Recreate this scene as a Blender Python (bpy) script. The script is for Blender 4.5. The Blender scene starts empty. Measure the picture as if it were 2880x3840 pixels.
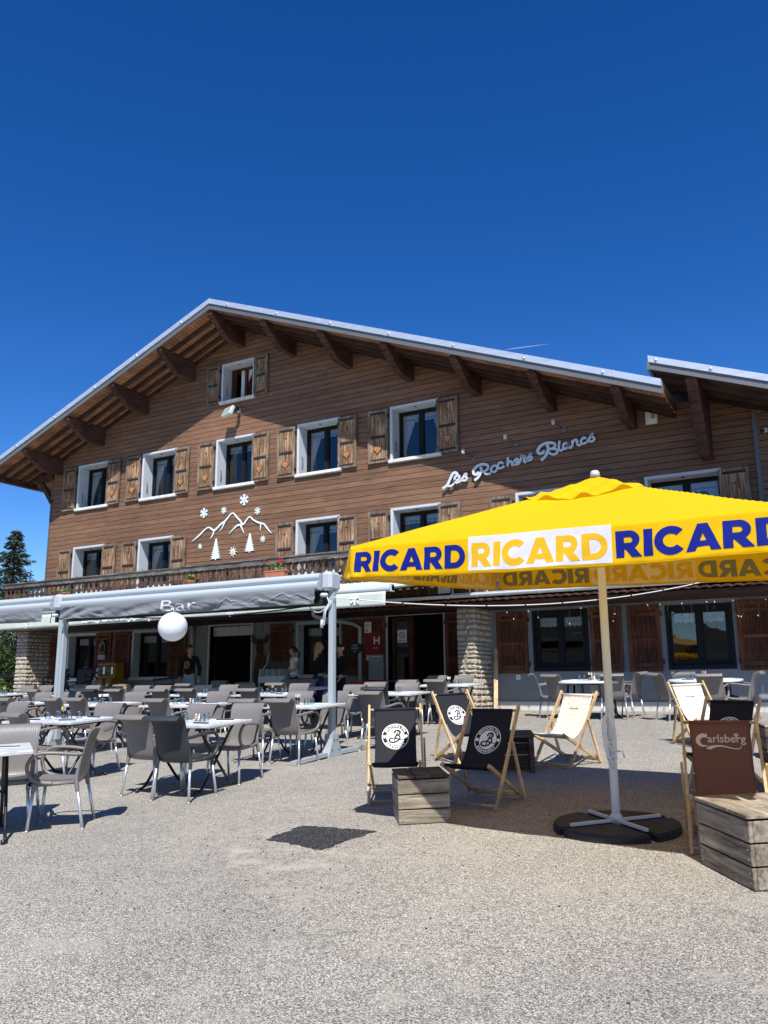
import bpy, bmesh, math, random
from mathutils import Vector, Matrix, noise
R = math.radians
rnd = random.Random(7)
sc = bpy.context.scene
col = sc.collection
S = .0522                       # the terrace rises gently towards the house
def gz(y): return S * max(-12, min(y, 24))

# ---------------------------------------------------------------- camera
cd = bpy.data.cameras.new('camera'); cam = bpy.data.objects.new('camera', cd); col.objects.link(cam)
cd.sensor_fit = 'VERTICAL'; cd.sensor_height = 36; cd.sensor_width = 27; cd.lens = 3124.73 / 3840 * 36
cd.clip_start = .05; cd.clip_end = 2000
RT = Vector((.87141747, .49050172, -.00629756)); UP = Vector((.10591899, -.17560785, .97874565)); FW = Vector((-.47897052, .85356309, .20498119))
m = Matrix.Identity(4)
for i in range(3):
    m[i][0] = RT[i]; m[i][1] = UP[i]; m[i][2] = -FW[i]
m.translation = Vector((0, 0, 1.529))
cam.matrix_world = m
sc.camera = cam
# ---------------------------------------------------------------- light
sd = Vector((-.375, .66, -1)).normalized()          # the way the sunlight travels
sun = bpy.data.lights.new('sun', 'SUN'); sun.energy = 5.0; sun.angle = R(.5); sun.color = (1, .972, .92)
so = bpy.data.objects.new('sun', sun); col.objects.link(so)
so.rotation_euler = sd.to_track_quat('-Z', 'Y').to_euler()
w = bpy.data.worlds.new('World'); sc.world = w; w.use_nodes = True
nt = w.node_tree; bg = nt.nodes['Background']
sky = nt.nodes.new('ShaderNodeTexSky'); sky.sky_type = 'NISHITA'; sky.sun_disc = False
ts = -sd
sky.sun_elevation = math.asin(ts.z); sky.sun_rotation = math.atan2(ts.x, ts.y)
sky.altitude = 1600; sky.air_density = 1.0; sky.dust_density = .1; sky.ozone_density = 2.2
hs = nt.nodes.new('ShaderNodeHueSaturation'); hs.inputs['Hue'].default_value = .509; hs.inputs['Saturation'].default_value = 1.36; hs.inputs['Value'].default_value = 1.72
nt.links.new(sky.outputs[0], hs.inputs['Color']); gm = nt.nodes.new('ShaderNodeGamma'); gm.inputs['Gamma'].default_value = 1.13; nt.links.new(hs.outputs[0], gm.inputs['Color']); nt.links.new(gm.outputs[0], bg.inputs['Color'])
bg.inputs['Strength'].default_value = .052
sc.view_settings.view_transform = 'Standard'; sc.view_settings.look = 'None'
sc.view_settings.exposure = .43; sc.view_settings.gamma = 1
sc.cycles.max_bounces = 7; sc.cycles.transparent_max_bounces = 10

# ---------------------------------------------------------------- materials
def mat(name, c, rough=.7, metal=0, spec=.4, var=0, scale=5, stretch=(1, 1, 1), bump=0, bscale=None, c2=None, coat=0):
    M = bpy.data.materials.new(name); M.use_nodes = True
    n = M.node_tree.nodes; l = M.node_tree.links; b = n['Principled BSDF']
    b.inputs['Base Color'].default_value = (*c, 1); b.inputs['Roughness'].default_value = rough
    b.inputs['Metallic'].default_value = metal; b.inputs['Specular IOR Level'].default_value = spec
    if coat: b.inputs['Coat Weight'].default_value = coat
    if var or c2 or bump:
        tc = n.new('ShaderNodeTexCoord'); mp = n.new('ShaderNodeMapping'); mp.inputs['Scale'].default_value = stretch
        oi = n.new('ShaderNodeObjectInfo'); ad = n.new('ShaderNodeVectorMath'); ad.operation = 'MULTIPLY_ADD'
        l.new(oi.outputs['Random'], ad.inputs[0]); ad.inputs[1].default_value = (7, 5, 9); l.new(tc.outputs['Object'], ad.inputs[2])
        l.new(ad.outputs[0], mp.inputs['Vector'])
        no = n.new('ShaderNodeTexNoise'); no.inputs['Scale'].default_value = scale; no.inputs['Detail'].default_value = 6; no.inputs['Roughness'].default_value = .62
        l.new(mp.outputs[0], no.inputs['Vector'])
        if var or c2:
            r = n.new('ShaderNodeValToRGB'); cc = c2 or tuple(x * (1 - var) for x in c); c1 = c if c2 else tuple(min(1, x * (1 + var)) for x in c)
            r.color_ramp.elements[0].position = .3; r.color_ramp.elements[1].position = .7
            r.color_ramp.elements[0].color = (*cc, 1); r.color_ramp.elements[1].color = (*c1, 1)
            l.new(no.outputs['Fac'], r.inputs['Fac']); l.new(r.outputs['Color'], b.inputs['Base Color'])
        if bump:
            bm_ = n.new('ShaderNodeBump'); bm_.inputs['Strength'].default_value = bump; bm_.inputs['Distance'].default_value = .02
            if bscale:
                n2 = n.new('ShaderNodeTexNoise'); n2.inputs['Scale'].default_value = bscale; n2.inputs['Detail'].default_value = 4
                l.new(mp.outputs[0], n2.inputs['Vector']); l.new(n2.outputs['Fac'], bm_.inputs['Height'])
            else: l.new(no.outputs['Fac'], bm_.inputs['Height'])
            l.new(bm_.outputs[0], b.inputs['Normal'])
    return M
def mixnode(n, l, fac, a, b, typ='MIX'):
    x = n.new('ShaderNodeMix'); x.data_type = 'RGBA'; x.blend_type = typ
    for k, v in ((0, fac), (6, a), (7, b)):
        if hasattr(v, 'is_linked') or hasattr(v, 'links'): l.new(v, x.inputs[k])
        elif k == 0: x.inputs[0].default_value = v
        else: x.inputs[k].default_value = (*v, 1)
    return x.outputs[2]
def gravel(name='exposed_aggregate', cols=None):
    M = bpy.data.materials.new(name); M.use_nodes = True
    n = M.node_tree.nodes; l = M.node_tree.links; b = n['Principled BSDF']; tc = n.new('ShaderNodeTexCoord'); O = tc.outputs['Object']
    def noise(s, d=5, r=.6, st=None):
        v = O
        if st:
            mp = n.new('ShaderNodeMapping'); mp.inputs['Scale'].default_value = st; l.new(O, mp.inputs['Vector']); v = mp.outputs[0]
        x = n.new('ShaderNodeTexNoise'); x.inputs['Scale'].default_value = s; x.inputs['Detail'].default_value = d; x.inputs['Roughness'].default_value = r; l.new(v, x.inputs['Vector']); return x.outputs['Fac']
    def ramp(f, st):
        r = n.new('ShaderNodeValToRGB'); e = r.color_ramp.elements
        while len(e) < len(st): e.new(.5)
        for i, (p, c) in enumerate(st): e[i].position = p; e[i].color = (*c, 1)
        l.new(f, r.inputs['Fac']); return r.outputs['Color']
    vo = n.new('ShaderNodeTexVoronoi'); vo.inputs['Scale'].default_value = 165; l.new(O, vo.inputs['Vector'])
    sep = n.new('ShaderNodeSeparateColor'); l.new(vo.outputs['Color'], sep.inputs[0])
    stones = ramp(sep.outputs[0], cols or [(0, (.08, .074, .066)), (.18, (.185, .168, .145)), (.42, (.285, .262, .228)), (.7, (.42, .392, .345)), (.9, (.63, .60, .54))])
    edge = ramp(vo.outputs['Distance'], [(.45, (1, 1, 1)), (.8, (.52, .50, .47))])
    c = mixnode(n, l, 1, stones, edge, 'MULTIPLY')
    grit = ramp(noise(60, 3, .7), [(.35, (.84, .84, .84)), (.65, (1.13, 1.13, 1.13))])
    c = mixnode(n, l, 1, c, grit, 'MULTIPLY')
    big = ramp(noise(.55, 7, .62), [(.33, (.86, .86, .865)), (.5, (1.0, .995, .98)), (.68, (1.15, 1.14, 1.10))])
    c = mixnode(n, l, 1, c, big, 'MULTIPLY')
    pale = ramp(noise(2.3, 6, .7), [(.54, (0, 0, 0)), (.66, (.5, .5, .5))])
    c = mixnode(n, l, pale, c, (.38, .35, .29))
    for (px_, py_, rad, colr, amt, nsc) in ((-4.0, 5.55, 1.2, (.44, .40, .325), .75, 3.2), (-3.3, 4.75, .75, (.20, .17, .14), .8, 9), (-4.9, 5.3, .9, (.19, .175, .16), .6, 12), (-6.1, 6.1, .8, (.15, .14, .13), .7, 10)):
        vs_ = n.new('ShaderNodeVectorMath'); vs_.operation = 'SUBTRACT'; l.new(O, vs_.inputs[0]); vs_.inputs[1].default_value = (px_, py_, .3)
        ln = n.new('ShaderNodeVectorMath'); ln.operation = 'LENGTH'; l.new(vs_.outputs[0], ln.inputs[0])
        mr = n.new('ShaderNodeMapRange'); mr.inputs['From Min'].default_value = rad * .35; mr.inputs['From Max'].default_value = rad; mr.inputs['To Min'].default_value = amt; mr.inputs['To Max'].default_value = 0; l.new(ln.outputs['Value'], mr.inputs['Value'])
        nm_ = n.new('ShaderNodeMapRange'); nm_.inputs['From Min'].default_value = .46 if rad > 1 else .55; nm_.inputs['From Max'].default_value = .62 if rad > 1 else .66; l.new(noise(nsc, 6, .7), nm_.inputs['Value'])
        ml = n.new('ShaderNodeMath'); ml.operation = 'MULTIPLY'; l.new(mr.outputs[0], ml.inputs[0]); l.new(nm_.outputs[0], ml.inputs[1])
        c = mixnode(n, l, ml.outputs[0], c, colr)
    stain = ramp(noise(5.5, 6, .75, (1, 2.2, 1)), [(.64, (0, 0, 0)), (.72, (.55, .55, .55))])
    c = mixnode(n, l, stain, c, (.16, .15, .14))
    v2 = n.new('ShaderNodeTexVoronoi'); v2.feature = 'DISTANCE_TO_EDGE'; v2.inputs['Scale'].default_value = .32
    nd = n.new('ShaderNodeTexNoise'); nd.inputs['Scale'].default_value = 1.5; nd.inputs['Detail'].default_value = 5; l.new(O, nd.inputs['Vector'])
    vm = n.new('ShaderNodeVectorMath'); vm.operation = 'MULTIPLY_ADD'; vm.inputs[1].default_value = (1.6, 1.6, 0); l.new(nd.outputs['Color'], vm.inputs[0]); l.new(O, vm.inputs[2]); l.new(vm.outputs[0], v2.inputs['Vector'])
    crack = ramp(v2.outputs['Distance'], [(.0, (.45, .45, .45)), (.0022, (0, 0, 0))])
    c = mixnode(n, l, crack, c, (.08, .075, .07))
    if cols: c = mixnode(n, l, 1, stones, grit, 'MULTIPLY')
    l.new(c, b.inputs['Base Color']); b.inputs['Roughness'].default_value = .88; b.inputs['Specular IOR Level'].default_value = .25
    bp = n.new('ShaderNodeBump'); bp.inputs['Strength'].default_value = .55; bp.inputs['Distance'].default_value = .006; l.new(vo.outputs['Distance'], bp.inputs['Height']); bp.invert = True
    l.new(bp.outputs[0], b.inputs['Normal'])
    return M
def cladding():
    M = bpy.data.materials.new('brown_cladding'); M.use_nodes = True
    n = M.node_tree.nodes; l = M.node_tree.links; b = n['Principled BSDF']; tc = n.new('ShaderNodeTexCoord')
    sx = n.new('ShaderNodeSeparateXYZ'); l.new(tc.outputs['Object'], sx.inputs[0])
    cb = n.new('ShaderNodeCombineXYZ'); l.new(sx.outputs['X'], cb.inputs['X']); l.new(sx.outputs['Z'], cb.inputs['Y'])
    br = n.new('ShaderNodeTexBrick'); br.inputs['Scale'].default_value = 1; br.inputs['Brick Width'].default_value = 5.2; br.inputs['Row Height'].default_value = .148
    br.inputs['Mortar Size'].default_value = .0065; br.inputs['Mortar Smooth'].default_value = .2; br.offset = .37; br.offset_frequency = 2; br.squash = 1
    br.inputs['Color1'].default_value = (0, 0, 0, 1); br.inputs['Color2'].default_value = (1, 1, 1, 1); br.inputs['Mortar'].default_value = (.5, .5, .5, 1)
    l.new(cb.outputs[0], br.inputs['Vector'])
    mp = n.new('ShaderNodeMapping'); mp.inputs['Scale'].default_value = (.9, 1, 22); l.new(tc.outputs['Object'], mp.inputs['Vector'])
    no = n.new('ShaderNodeTexNoise'); no.inputs['Scale'].default_value = 2.2; no.inputs['Detail'].default_value = 7; no.inputs['Roughness'].default_value = .65; l.new(mp.outputs[0], no.inputs['Vector'])
    r = n.new('ShaderNodeValToRGB'); r.color_ramp.elements[0].position = .3; r.color_ramp.elements[1].position = .72
    r.color_ramp.elements[0].color = (.110, .055, .030, 1); r.color_ramp.elements[1].color = (.27, .148, .088, 1); l.new(no.outputs['Fac'], r.inputs['Fac'])
    tone = n.new('ShaderNodeMapRange'); tone.inputs['To Min'].default_value = .84; tone.inputs['To Max'].default_value = 1.14; l.new(br.outputs['Color'], tone.inputs['Value'])
    c = mixnode(n, l, 1, r.outputs['Color'], tone.outputs[0], 'MULTIPLY')
    wv = n.new('ShaderNodeMath'); wv.operation = 'DIVIDE'; wv.inputs[1].default_value = .148; l.new(sx.outputs['Z'], wv.inputs[0])
    fr = n.new('ShaderNodeMath'); fr.operation = 'FRACT'; l.new(wv.outputs[0], fr.inputs[0]); ab = n.new('ShaderNodeMath'); ab.operation = 'PINGPONG'; ab.inputs[1].default_value = .5; l.new(fr.outputs[0], ab.inputs[0])
    gv = n.new('ShaderNodeMapRange'); gv.inputs['From Min'].default_value = .022; gv.inputs['From Max'].default_value = .05; gv.inputs['To Min'].default_value = 1; gv.inputs['To Max'].default_value = 0; l.new(ab.outputs[0], gv.inputs['Value'])
    ends = n.new('ShaderNodeMath'); ends.operation = 'MULTIPLY'; ends.inputs[1].default_value = .35; l.new(br.outputs['Fac'], ends.inputs[0])
    c = mixnode(n, l, ends.outputs[0], c, (.03, .02, .016))
    c = mixnode(n, l, gv.outputs[0], c, (.012, .008, .007))
    blot = n.new('ShaderNodeTexNoise'); blot.inputs['Scale'].default_value = .45; blot.inputs['Detail'].default_value = 5; l.new(tc.outputs['Object'], blot.inputs['Vector'])
    bl = n.new('ShaderNodeMapRange'); bl.inputs['From Min'].default_value = .3; bl.inputs['From Max'].default_value = .7; bl.inputs['To Min'].default_value = .82; bl.inputs['To Max'].default_value = 1.14; l.new(blot.outputs['Fac'], bl.inputs['Value'])
    c = mixnode(n, l, 1, c, bl.outputs[0], 'MULTIPLY')
    l.new(c, b.inputs['Base Color']); b.inputs['Roughness'].default_value = .62; b.inputs['Specular IOR Level'].default_value = .3
    bp = n.new('ShaderNodeBump'); bp.invert = True; bp.inputs['Strength'].default_value = .9; bp.inputs['Distance'].default_value = .02; l.new(gv.outputs[0], bp.inputs['Height']); l.new(bp.outputs[0], b.inputs['Normal'])
    return M
def wood(name, dark, mid, light, axis='z', rough=.8, sc_=3, bump=.5):
    """sawn weathered timber with the grain along one axis, knots and bleached streaks"""
    M = bpy.data.materials.new(name); M.use_nodes = True
    n = M.node_tree.nodes; l = M.node_tree.links; b = n['Principled BSDF']; tc = n.new('ShaderNodeTexCoord')
    oi = n.new('ShaderNodeObjectInfo'); ad = n.new('ShaderNodeVectorMath'); ad.operation = 'MULTIPLY_ADD'; l.new(oi.outputs['Random'], ad.inputs[0]); ad.inputs[1].default_value = (17, 13, 19); l.new(tc.outputs['Object'], ad.inputs[2])
    st = {'x': (.7, 9, 9), 'y': (9, .7, 9), 'z': (9, 9, .7)}[axis]
    mp = n.new('ShaderNodeMapping'); mp.inputs['Scale'].default_value = st; l.new(ad.outputs[0], mp.inputs['Vector'])
    no = n.new('ShaderNodeTexNoise'); no.inputs['Scale'].default_value = sc_; no.inputs['Detail'].default_value = 8; no.inputs['Roughness'].default_value = .68; no.inputs['Distortion'].default_value = .6; l.new(mp.outputs[0], no.inputs['Vector'])
    r = n.new('ShaderNodeValToRGB'); e = r.color_ramp.elements; e.new(.5)
    for i, (p, c) in enumerate(((.33, dark), (.5, mid), (.68, light))): e[i].position = p; e[i].color = (*c, 1)
    l.new(no.outputs['Fac'], r.inputs['Fac'])
    n2 = n.new('ShaderNodeTexNoise'); n2.inputs['Scale'].default_value = 2.2; n2.inputs['Detail'].default_value = 4; l.new(ad.outputs[0], n2.inputs['Vector'])
    r2 = n.new('ShaderNodeValToRGB'); r2.color_ramp.elements[0].position = .35; r2.color_ramp.elements[1].position = .65
    r2.color_ramp.elements[0].color = (.6, .6, .6, 1); r2.color_ramp.elements[1].color = (1.15, 1.15, 1.15, 1); l.new(n2.outputs['Fac'], r2.inputs['Fac'])
    c = mixnode(n, l, 1, r.outputs['Color'], r2.outputs['Color'], 'MULTIPLY')
    l.new(c, b.inputs['Base Color']); b.inputs['Roughness'].default_value = rough; b.inputs['Specular IOR Level'].default_value = .25
    bp = n.new('ShaderNodeBump'); bp.inputs['Strength'].default_value = bump; bp.inputs['Distance'].default_value = .006; l.new(no.outputs['Fac'], bp.inputs['Height']); l.new(bp.outputs[0], b.inputs['Normal'])
    return M
def cloth(name, c, trans=.0, rough=.85, weave=0, tint=None):
    M = bpy.data.materials.new(name); M.use_nodes = True
    n = M.node_tree.nodes; l = M.node_tree.links; b = n['Principled BSDF']
    b.inputs['Base Color'].default_value = (*c, 1); b.inputs['Roughness'].default_value = rough; b.inputs['Specular IOR Level'].default_value = .2
    tc = n.new('ShaderNodeTexCoord'); no = n.new('ShaderNodeTexNoise'); no.inputs['Scale'].default_value = 14; no.inputs['Detail'].default_value = 4; l.new(tc.outputs['Object'], no.inputs['Vector'])
    bp = n.new('ShaderNodeBump'); bp.inputs['Strength'].default_value = .25; bp.inputs['Distance'].default_value = .01; l.new(no.outputs['Fac'], bp.inputs['Height']); l.new(bp.outputs[0], b.inputs['Normal'])
    if trans:
        t = n.new('ShaderNodeBsdfTranslucent'); t.inputs['Color'].default_value = (*(tint or c), 1)
        mx = n.new('ShaderNodeMixShader'); mx.inputs[0].default_value = trans
        l.new(b.outputs[0], mx.inputs[1]); l.new(t.outputs[0], mx.inputs[2]); l.new(mx.outputs[0], n['Material Output'].inputs['Surface'])
    return M
def glassmat(name, tint, refl=.1, wavy=0):
    M = bpy.data.materials.new(name); M.use_nodes = True
    n = M.node_tree.nodes; l = M.node_tree.links; n.remove(n['Principled BSDF'])
    t = n.new('ShaderNodeBsdfTransparent'); t.inputs['Color'].default_value = (*tint, 1)
    g = n.new('ShaderNodeBsdfGlossy'); g.inputs['Roughness'].default_value = .01
    fr = n.new('ShaderNodeFresnel'); fr.inputs['IOR'].default_value = 1.5
    a = n.new('ShaderNodeMath'); a.operation = 'ADD'; a.use_clamp = True; a.inputs[1].default_value = refl; l.new(fr.outputs[0], a.inputs[0])
    mx = n.new('ShaderNodeMixShader'); l.new(a.outputs[0], mx.inputs[0]); l.new(t.outputs[0], mx.inputs[1]); l.new(g.outputs[0], mx.inputs[2])
    if wavy:
        tc = n.new('ShaderNodeTexCoord'); no = n.new('ShaderNodeTexNoise'); no.inputs['Scale'].default_value = 1.6; l.new(tc.outputs['Object'], no.inputs['Vector'])
        bp = n.new('ShaderNodeBump'); bp.inputs['Strength'].default_value = wavy; bp.inputs['Distance'].default_value = .02; l.new(no.outputs['Fac'], bp.inputs['Height']); l.new(bp.outputs[0], g.inputs['Normal'])
    l.new(mx.outputs[0], n['Material Output'].inputs['Surface'])
    return M
def marble():
    M = mat('bleached_tabletop', (.72, .72, .71), .5, spec=.4, scale=6, stretch=(1.5, 12, 12), c2=(.27, .27, .27))
    return M
m_ground = gravel(); m_clad = cladding()
m_bracket = wood('stained_bracket_wood', (.05, .022, .016), (.085, .038, .028), (.13, .06, .045), 'y', bump=.2)
m_rafter = wood('stained_rafter_wood', (.04, .022, .016), (.06, .032, .024), (.085, .045, .035), 'x', bump=.2)
m_soffit = wood('soffit_boards', (.26, .11, .055), (.36, .165, .085), (.45, .22, .12), 'y', bump=.1)
m_flash = mat('zinc_flashing', (.62, .66, .70), .38, .55, var=.12, scale=2, stretch=(1, 1, 6))
m_fascia = mat('grey_metal_fascia', (.15, .155, .16), .45, .3, var=.08, scale=1)
m_render = mat('grey_render', (.235, .25, .26), .9, spec=.15, var=.07, scale=1.3, bump=.25, bscale=60)
m_plinth = mat('pale_plinth', (.56, .55, .50), .9, spec=.15, var=.12, scale=2.5, bump=.2, bscale=40)
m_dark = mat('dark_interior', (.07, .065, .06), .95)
m_frame = mat('dark_window_frame', (.010, .010, .013), .6, spec=.2)
m_white = mat('white_painted_plaster', (.50, .54, .58), .8, var=.05, scale=4)
m_sill = mat('flaking_white_sill', (.76, .76, .74), .8, scale=7, stretch=(1, 1, 2), c2=(.5, .48, .44))
m_glass = glassmat('window_glass', (.74, .78, .80), .055, .10)
m_tumbler = glassmat('tumbler_glass', (.80, .86, .88), .12)
m_curtain = cloth('lace_curtain', (.88, .90, .90), .3)
m_pattern = mat('curtain_pattern', (.10, .16, .30), .9)
m_shut = wood('sunbleached_shutter_wood', (.06, .03, .017), (.25, .14, .075), (.58, .43, .29))
m_shutframe = wood('grey_shutter_frame_wood', (.09, .06, .045), (.20, .145, .105), (.36, .29, .22))
m_shutbar = mat('blackened_batten', (.028, .022, .02), .8, var=.4, scale=12, stretch=(1, 1, 3))
m_shutlow = wood('dark_red_shutter_wood', (.035, .012, .008), (.095, .032, .017), (.17, .065, .035))
m_shutlowf = wood('red_brown_shutter_frame', (.075, .026, .014), (.145, .052, .028), (.21, .085, .045))
m_black = mat('black_iron', (.015, .015, .016), .5)
m_heart = mat('carved_heart_ornament', (.33, .13, .045), .7, var=.2, scale=20)
m_scroll = mat('pale_heart_scroll', (.62, .47, .28), .7)
m_teal = mat('teal_fir_ornament', (.03, .19, .17), .6, var=.3, scale=30)
m_rail = wood('weathered_grey_rail', (.06, .054, .05), (.125, .115, .105), (.21, .195, .18), 'x')
m_bal = wood('weathered_baluster_wood', (.018, .013, .012), (.075, .045, .032), (.24, .14, .09))
m_alu = mat('brushed_aluminium', (.66, .69, .72), .36, .75)
m_awn = mat('white_coated_aluminium', (.44, .485, .51), .32, spec=.5, coat=.3)
m_post = mat('light_grey_post_paint', (.34, .38, .40), .38, spec=.5)
m_vgrey = cloth('grey_awning_cloth', (.20, .212, .225), .10, .55)
m_vlight = cloth('pale_green_awning_cloth', (.56, .62, .54), .06, .7)
m_print = mat('white_print', (.78, .80, .80), .7)
m_printp = mat('pale_print', (.52, .56, .58), .7)
m_sign = mat('silver_blue_lettering', (.60, .65, .69), .45, .1)
m_emblem = mat('pale_emblem_paint', (.72, .80, .82), .5)
m_yel = mat('yellow_flower_paint', (.75, .60, .02), .6)
m_taupe = mat('taupe_resin', (.175, .160, .15), .42, spec=.45, var=.04, scale=3)
m_char = mat('charcoal_resin', (.030, .037, .043), .42, spec=.45)
m_top = marble()
m_tedge = m_top
m_oval = mat('white_plastic_table', (.62, .66, .66), .3, spec=.5)
m_bsteel = mat('black_steel_tube', (.012, .012, .014), .35, spec=.5)
m_paper = mat('white_paper', (.80, .80, .78), .8)
m_bluepaper = mat('pale_blue_placemat', (.55, .66, .70), .8, var=.15, scale=30)
m_card = mat('printed_menu_card', (.60, .72, .66), .7, c2=(.75, .66, .45), scale=28)
m_navy = cloth('navy_napkin', (.02, .025, .05))
m_salt = mat('salt', (.85, .85, .82), .6); m_pepper = mat('pepper', (.45, .27, .14), .7)
m_pine = wood('pine_timber', (.50, .31, .14), (.62, .42, .21), (.72, .53, .30), 'y', bump=.1, rough=.55)
m_brew = cloth('black_canvas', (.020, .020, .027), .02)
m_cream = cloth('cream_canvas', (.80, .76, .66), .1)
m_carl = cloth('brown_canvas', (.19, .085, .055), .12)
m_carlt = mat('beige_print', (.62, .50, .38), .7)
m_gold = mat('gold_print', (.72, .56, .33), .7); m_wprint = mat('white_block_print', (.88, .86, .80), .7); m_pprint = mat('mauve_print', (.42, .28, .30), .7); m_dprint = mat('dark_print', (.05, .04, .04), .7)
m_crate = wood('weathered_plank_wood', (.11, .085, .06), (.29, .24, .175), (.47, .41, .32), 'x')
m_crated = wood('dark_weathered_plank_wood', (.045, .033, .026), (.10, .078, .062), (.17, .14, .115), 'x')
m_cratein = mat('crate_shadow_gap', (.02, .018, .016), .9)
m_yellow = cloth('yellow_parasol_cloth', (.84, .60, .004), .38, .6, tint=(1, .62, .02))
m_blue = cloth('royal_blue_print', (.006, .014, .20), .04, .6)
m_wpanel = cloth('white_parasol_print', (.80, .80, .90), .25, .6)
m_goldp = cloth('golden_parasol_print', (.86, .50, .02), .2, .6)
m_backgrey = cloth('ink_showing_through', (.20, .19, .13), .15); m_backpale = cloth('pale_print_showing_through', (.80, .64, .42), .25); m_backgold = cloth('gold_showing_through', (.72, .42, .01), .2)
m_pole = mat('cream_pole_paint', (.66, .64, .58), .4, spec=.5)
m_basew = mat('black_slate_weight', (.016, .016, .017), .55, var=.25, scale=14, bump=.8, bscale=9)
m_rope = mat('white_rope', (.70, .69, .66), .8)
m_stone = mat('pale_limestone', (.60, .52, .40), .9, spec=.15, scale=6, c2=(.36, .31, .25), bump=1, bscale=26)
m_mortar = mat('grey_mortar', (.25, .235, .21), .95, bump=.4, bscale=40)
m_patch = gravel('fresh_tar_gravel', [(0, (.006, .006, .007)), (.5, (.018, .018, .020)), (.8, (.045, .045, .05)), (.93, (.11, .11, .115)), (.985, (.28, .28, .27))])
m_grit = mat('tar_crumbs', (.03, .03, .03), .7)
m_tile = mat('terracotta', (.30, .13, .08), .85, var=.35, scale=6)
m_pot = mat('terracotta_pot', (.36, .125, .07), .7, var=.1, scale=6)
m_red = mat('red_blossom', (.42, .015, .02), .6); m_leafp = mat('geranium_leaf', (.10, .19, .05), .6)
m_gutter = mat('grey_white_gutter', (.52, .56, .58), .4)
m_wire = mat('dark_wire', (.02, .02, .02), .6); m_bulb = mat('clear_plastic_bulb', (.5, .5, .52), .3)
m_cable = mat('white_cable', (.70, .68, .64), .5)
m_globe = cloth('white_balloon', (.84, .86, .86), .25, .35)
m_skin = mat('skin', (.50, .30, .21), .55); m_lips = mat('lips', (.42, .14, .12), .5); m_eye = mat('eye', (.02, .015, .012), .3)
m_hairb = mat('brown_hair', (.030, .017, .012), .5); m_blond = mat('blonde_hair', (.50, .34, .14), .5, scale=30, stretch=(8, 8, 1), c2=(.30, .19, .08)); m_hairk = mat('dark_hair', (.012, .009, .008), .5)
m_tblack = cloth('black_cotton', (.013, .013, .015)); m_twhite = cloth('white_cotton', (.72, .72, .72)); m_denim = cloth('light_denim', (.24, .34, .44)); m_jeans = cloth('dark_blue_jeans', (.02, .035, .09))
m_orange = mat('orange_paint', (.42, .19, .02), .5); m_redp = mat('red_paint', (.20, .008, .014), .5)
m_carve = wood('carved_larch', (.035, .02, .012), (.085, .05, .03), (.15, .095, .06))
m_bark = mat('bark', (.09, .065, .045), .9, var=.3, scale=12, bump=.8)
m_check = mat('red_checked_cloth', (.45, .06, .06), .8)
def leafmat(name, a, b_, trans=.25):
    M = bpy.data.materials.new(name); M.use_nodes = True
    n = M.node_tree.nodes; l = M.node_tree.links; b = n['Principled BSDF']; tc = n.new('ShaderNodeTexCoord')
    no = n.new('ShaderNodeTexNoise'); no.inputs['Scale'].default_value = 1.7; no.inputs['Detail'].default_value = 8; l.new(tc.outputs['Object'], no.inputs['Vector'])
    r = n.new('ShaderNodeValToRGB'); r.color_ramp.elements[0].position = .35; r.color_ramp.elements[1].position = .65
    r.color_ramp.elements[0].color = (*a, 1); r.color_ramp.elements[1].color = (*b_, 1); l.new(no.outputs['Fac'], r.inputs['Fac']); l.new(r.outputs[0], b.inputs['Base Color']); b.inputs['Roughness'].default_value = .6
    t = n.new('ShaderNodeBsdfTranslucent'); l.new(r.outputs[0], t.inputs['Color']); mx = n.new('ShaderNodeMixShader'); mx.inputs[0].default_value = trans
    l.new(b.outputs[0], mx.inputs[1]); l.new(t.outputs[0], mx.inputs[2]); l.new(mx.outputs[0], n['Material Output'].inputs['Surface'])
    return M
m_spruce = leafmat('spruce_needles', (.018, .032, .013), (.06, .085, .03)); m_bush = leafmat('broad_leaves', (.014, .030, .008), (.065, .12, .02))
m_forest = mat('forest_slope', (.009, .015, .008), .9, scale=.25, c2=(.003, .006, .004))

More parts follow.
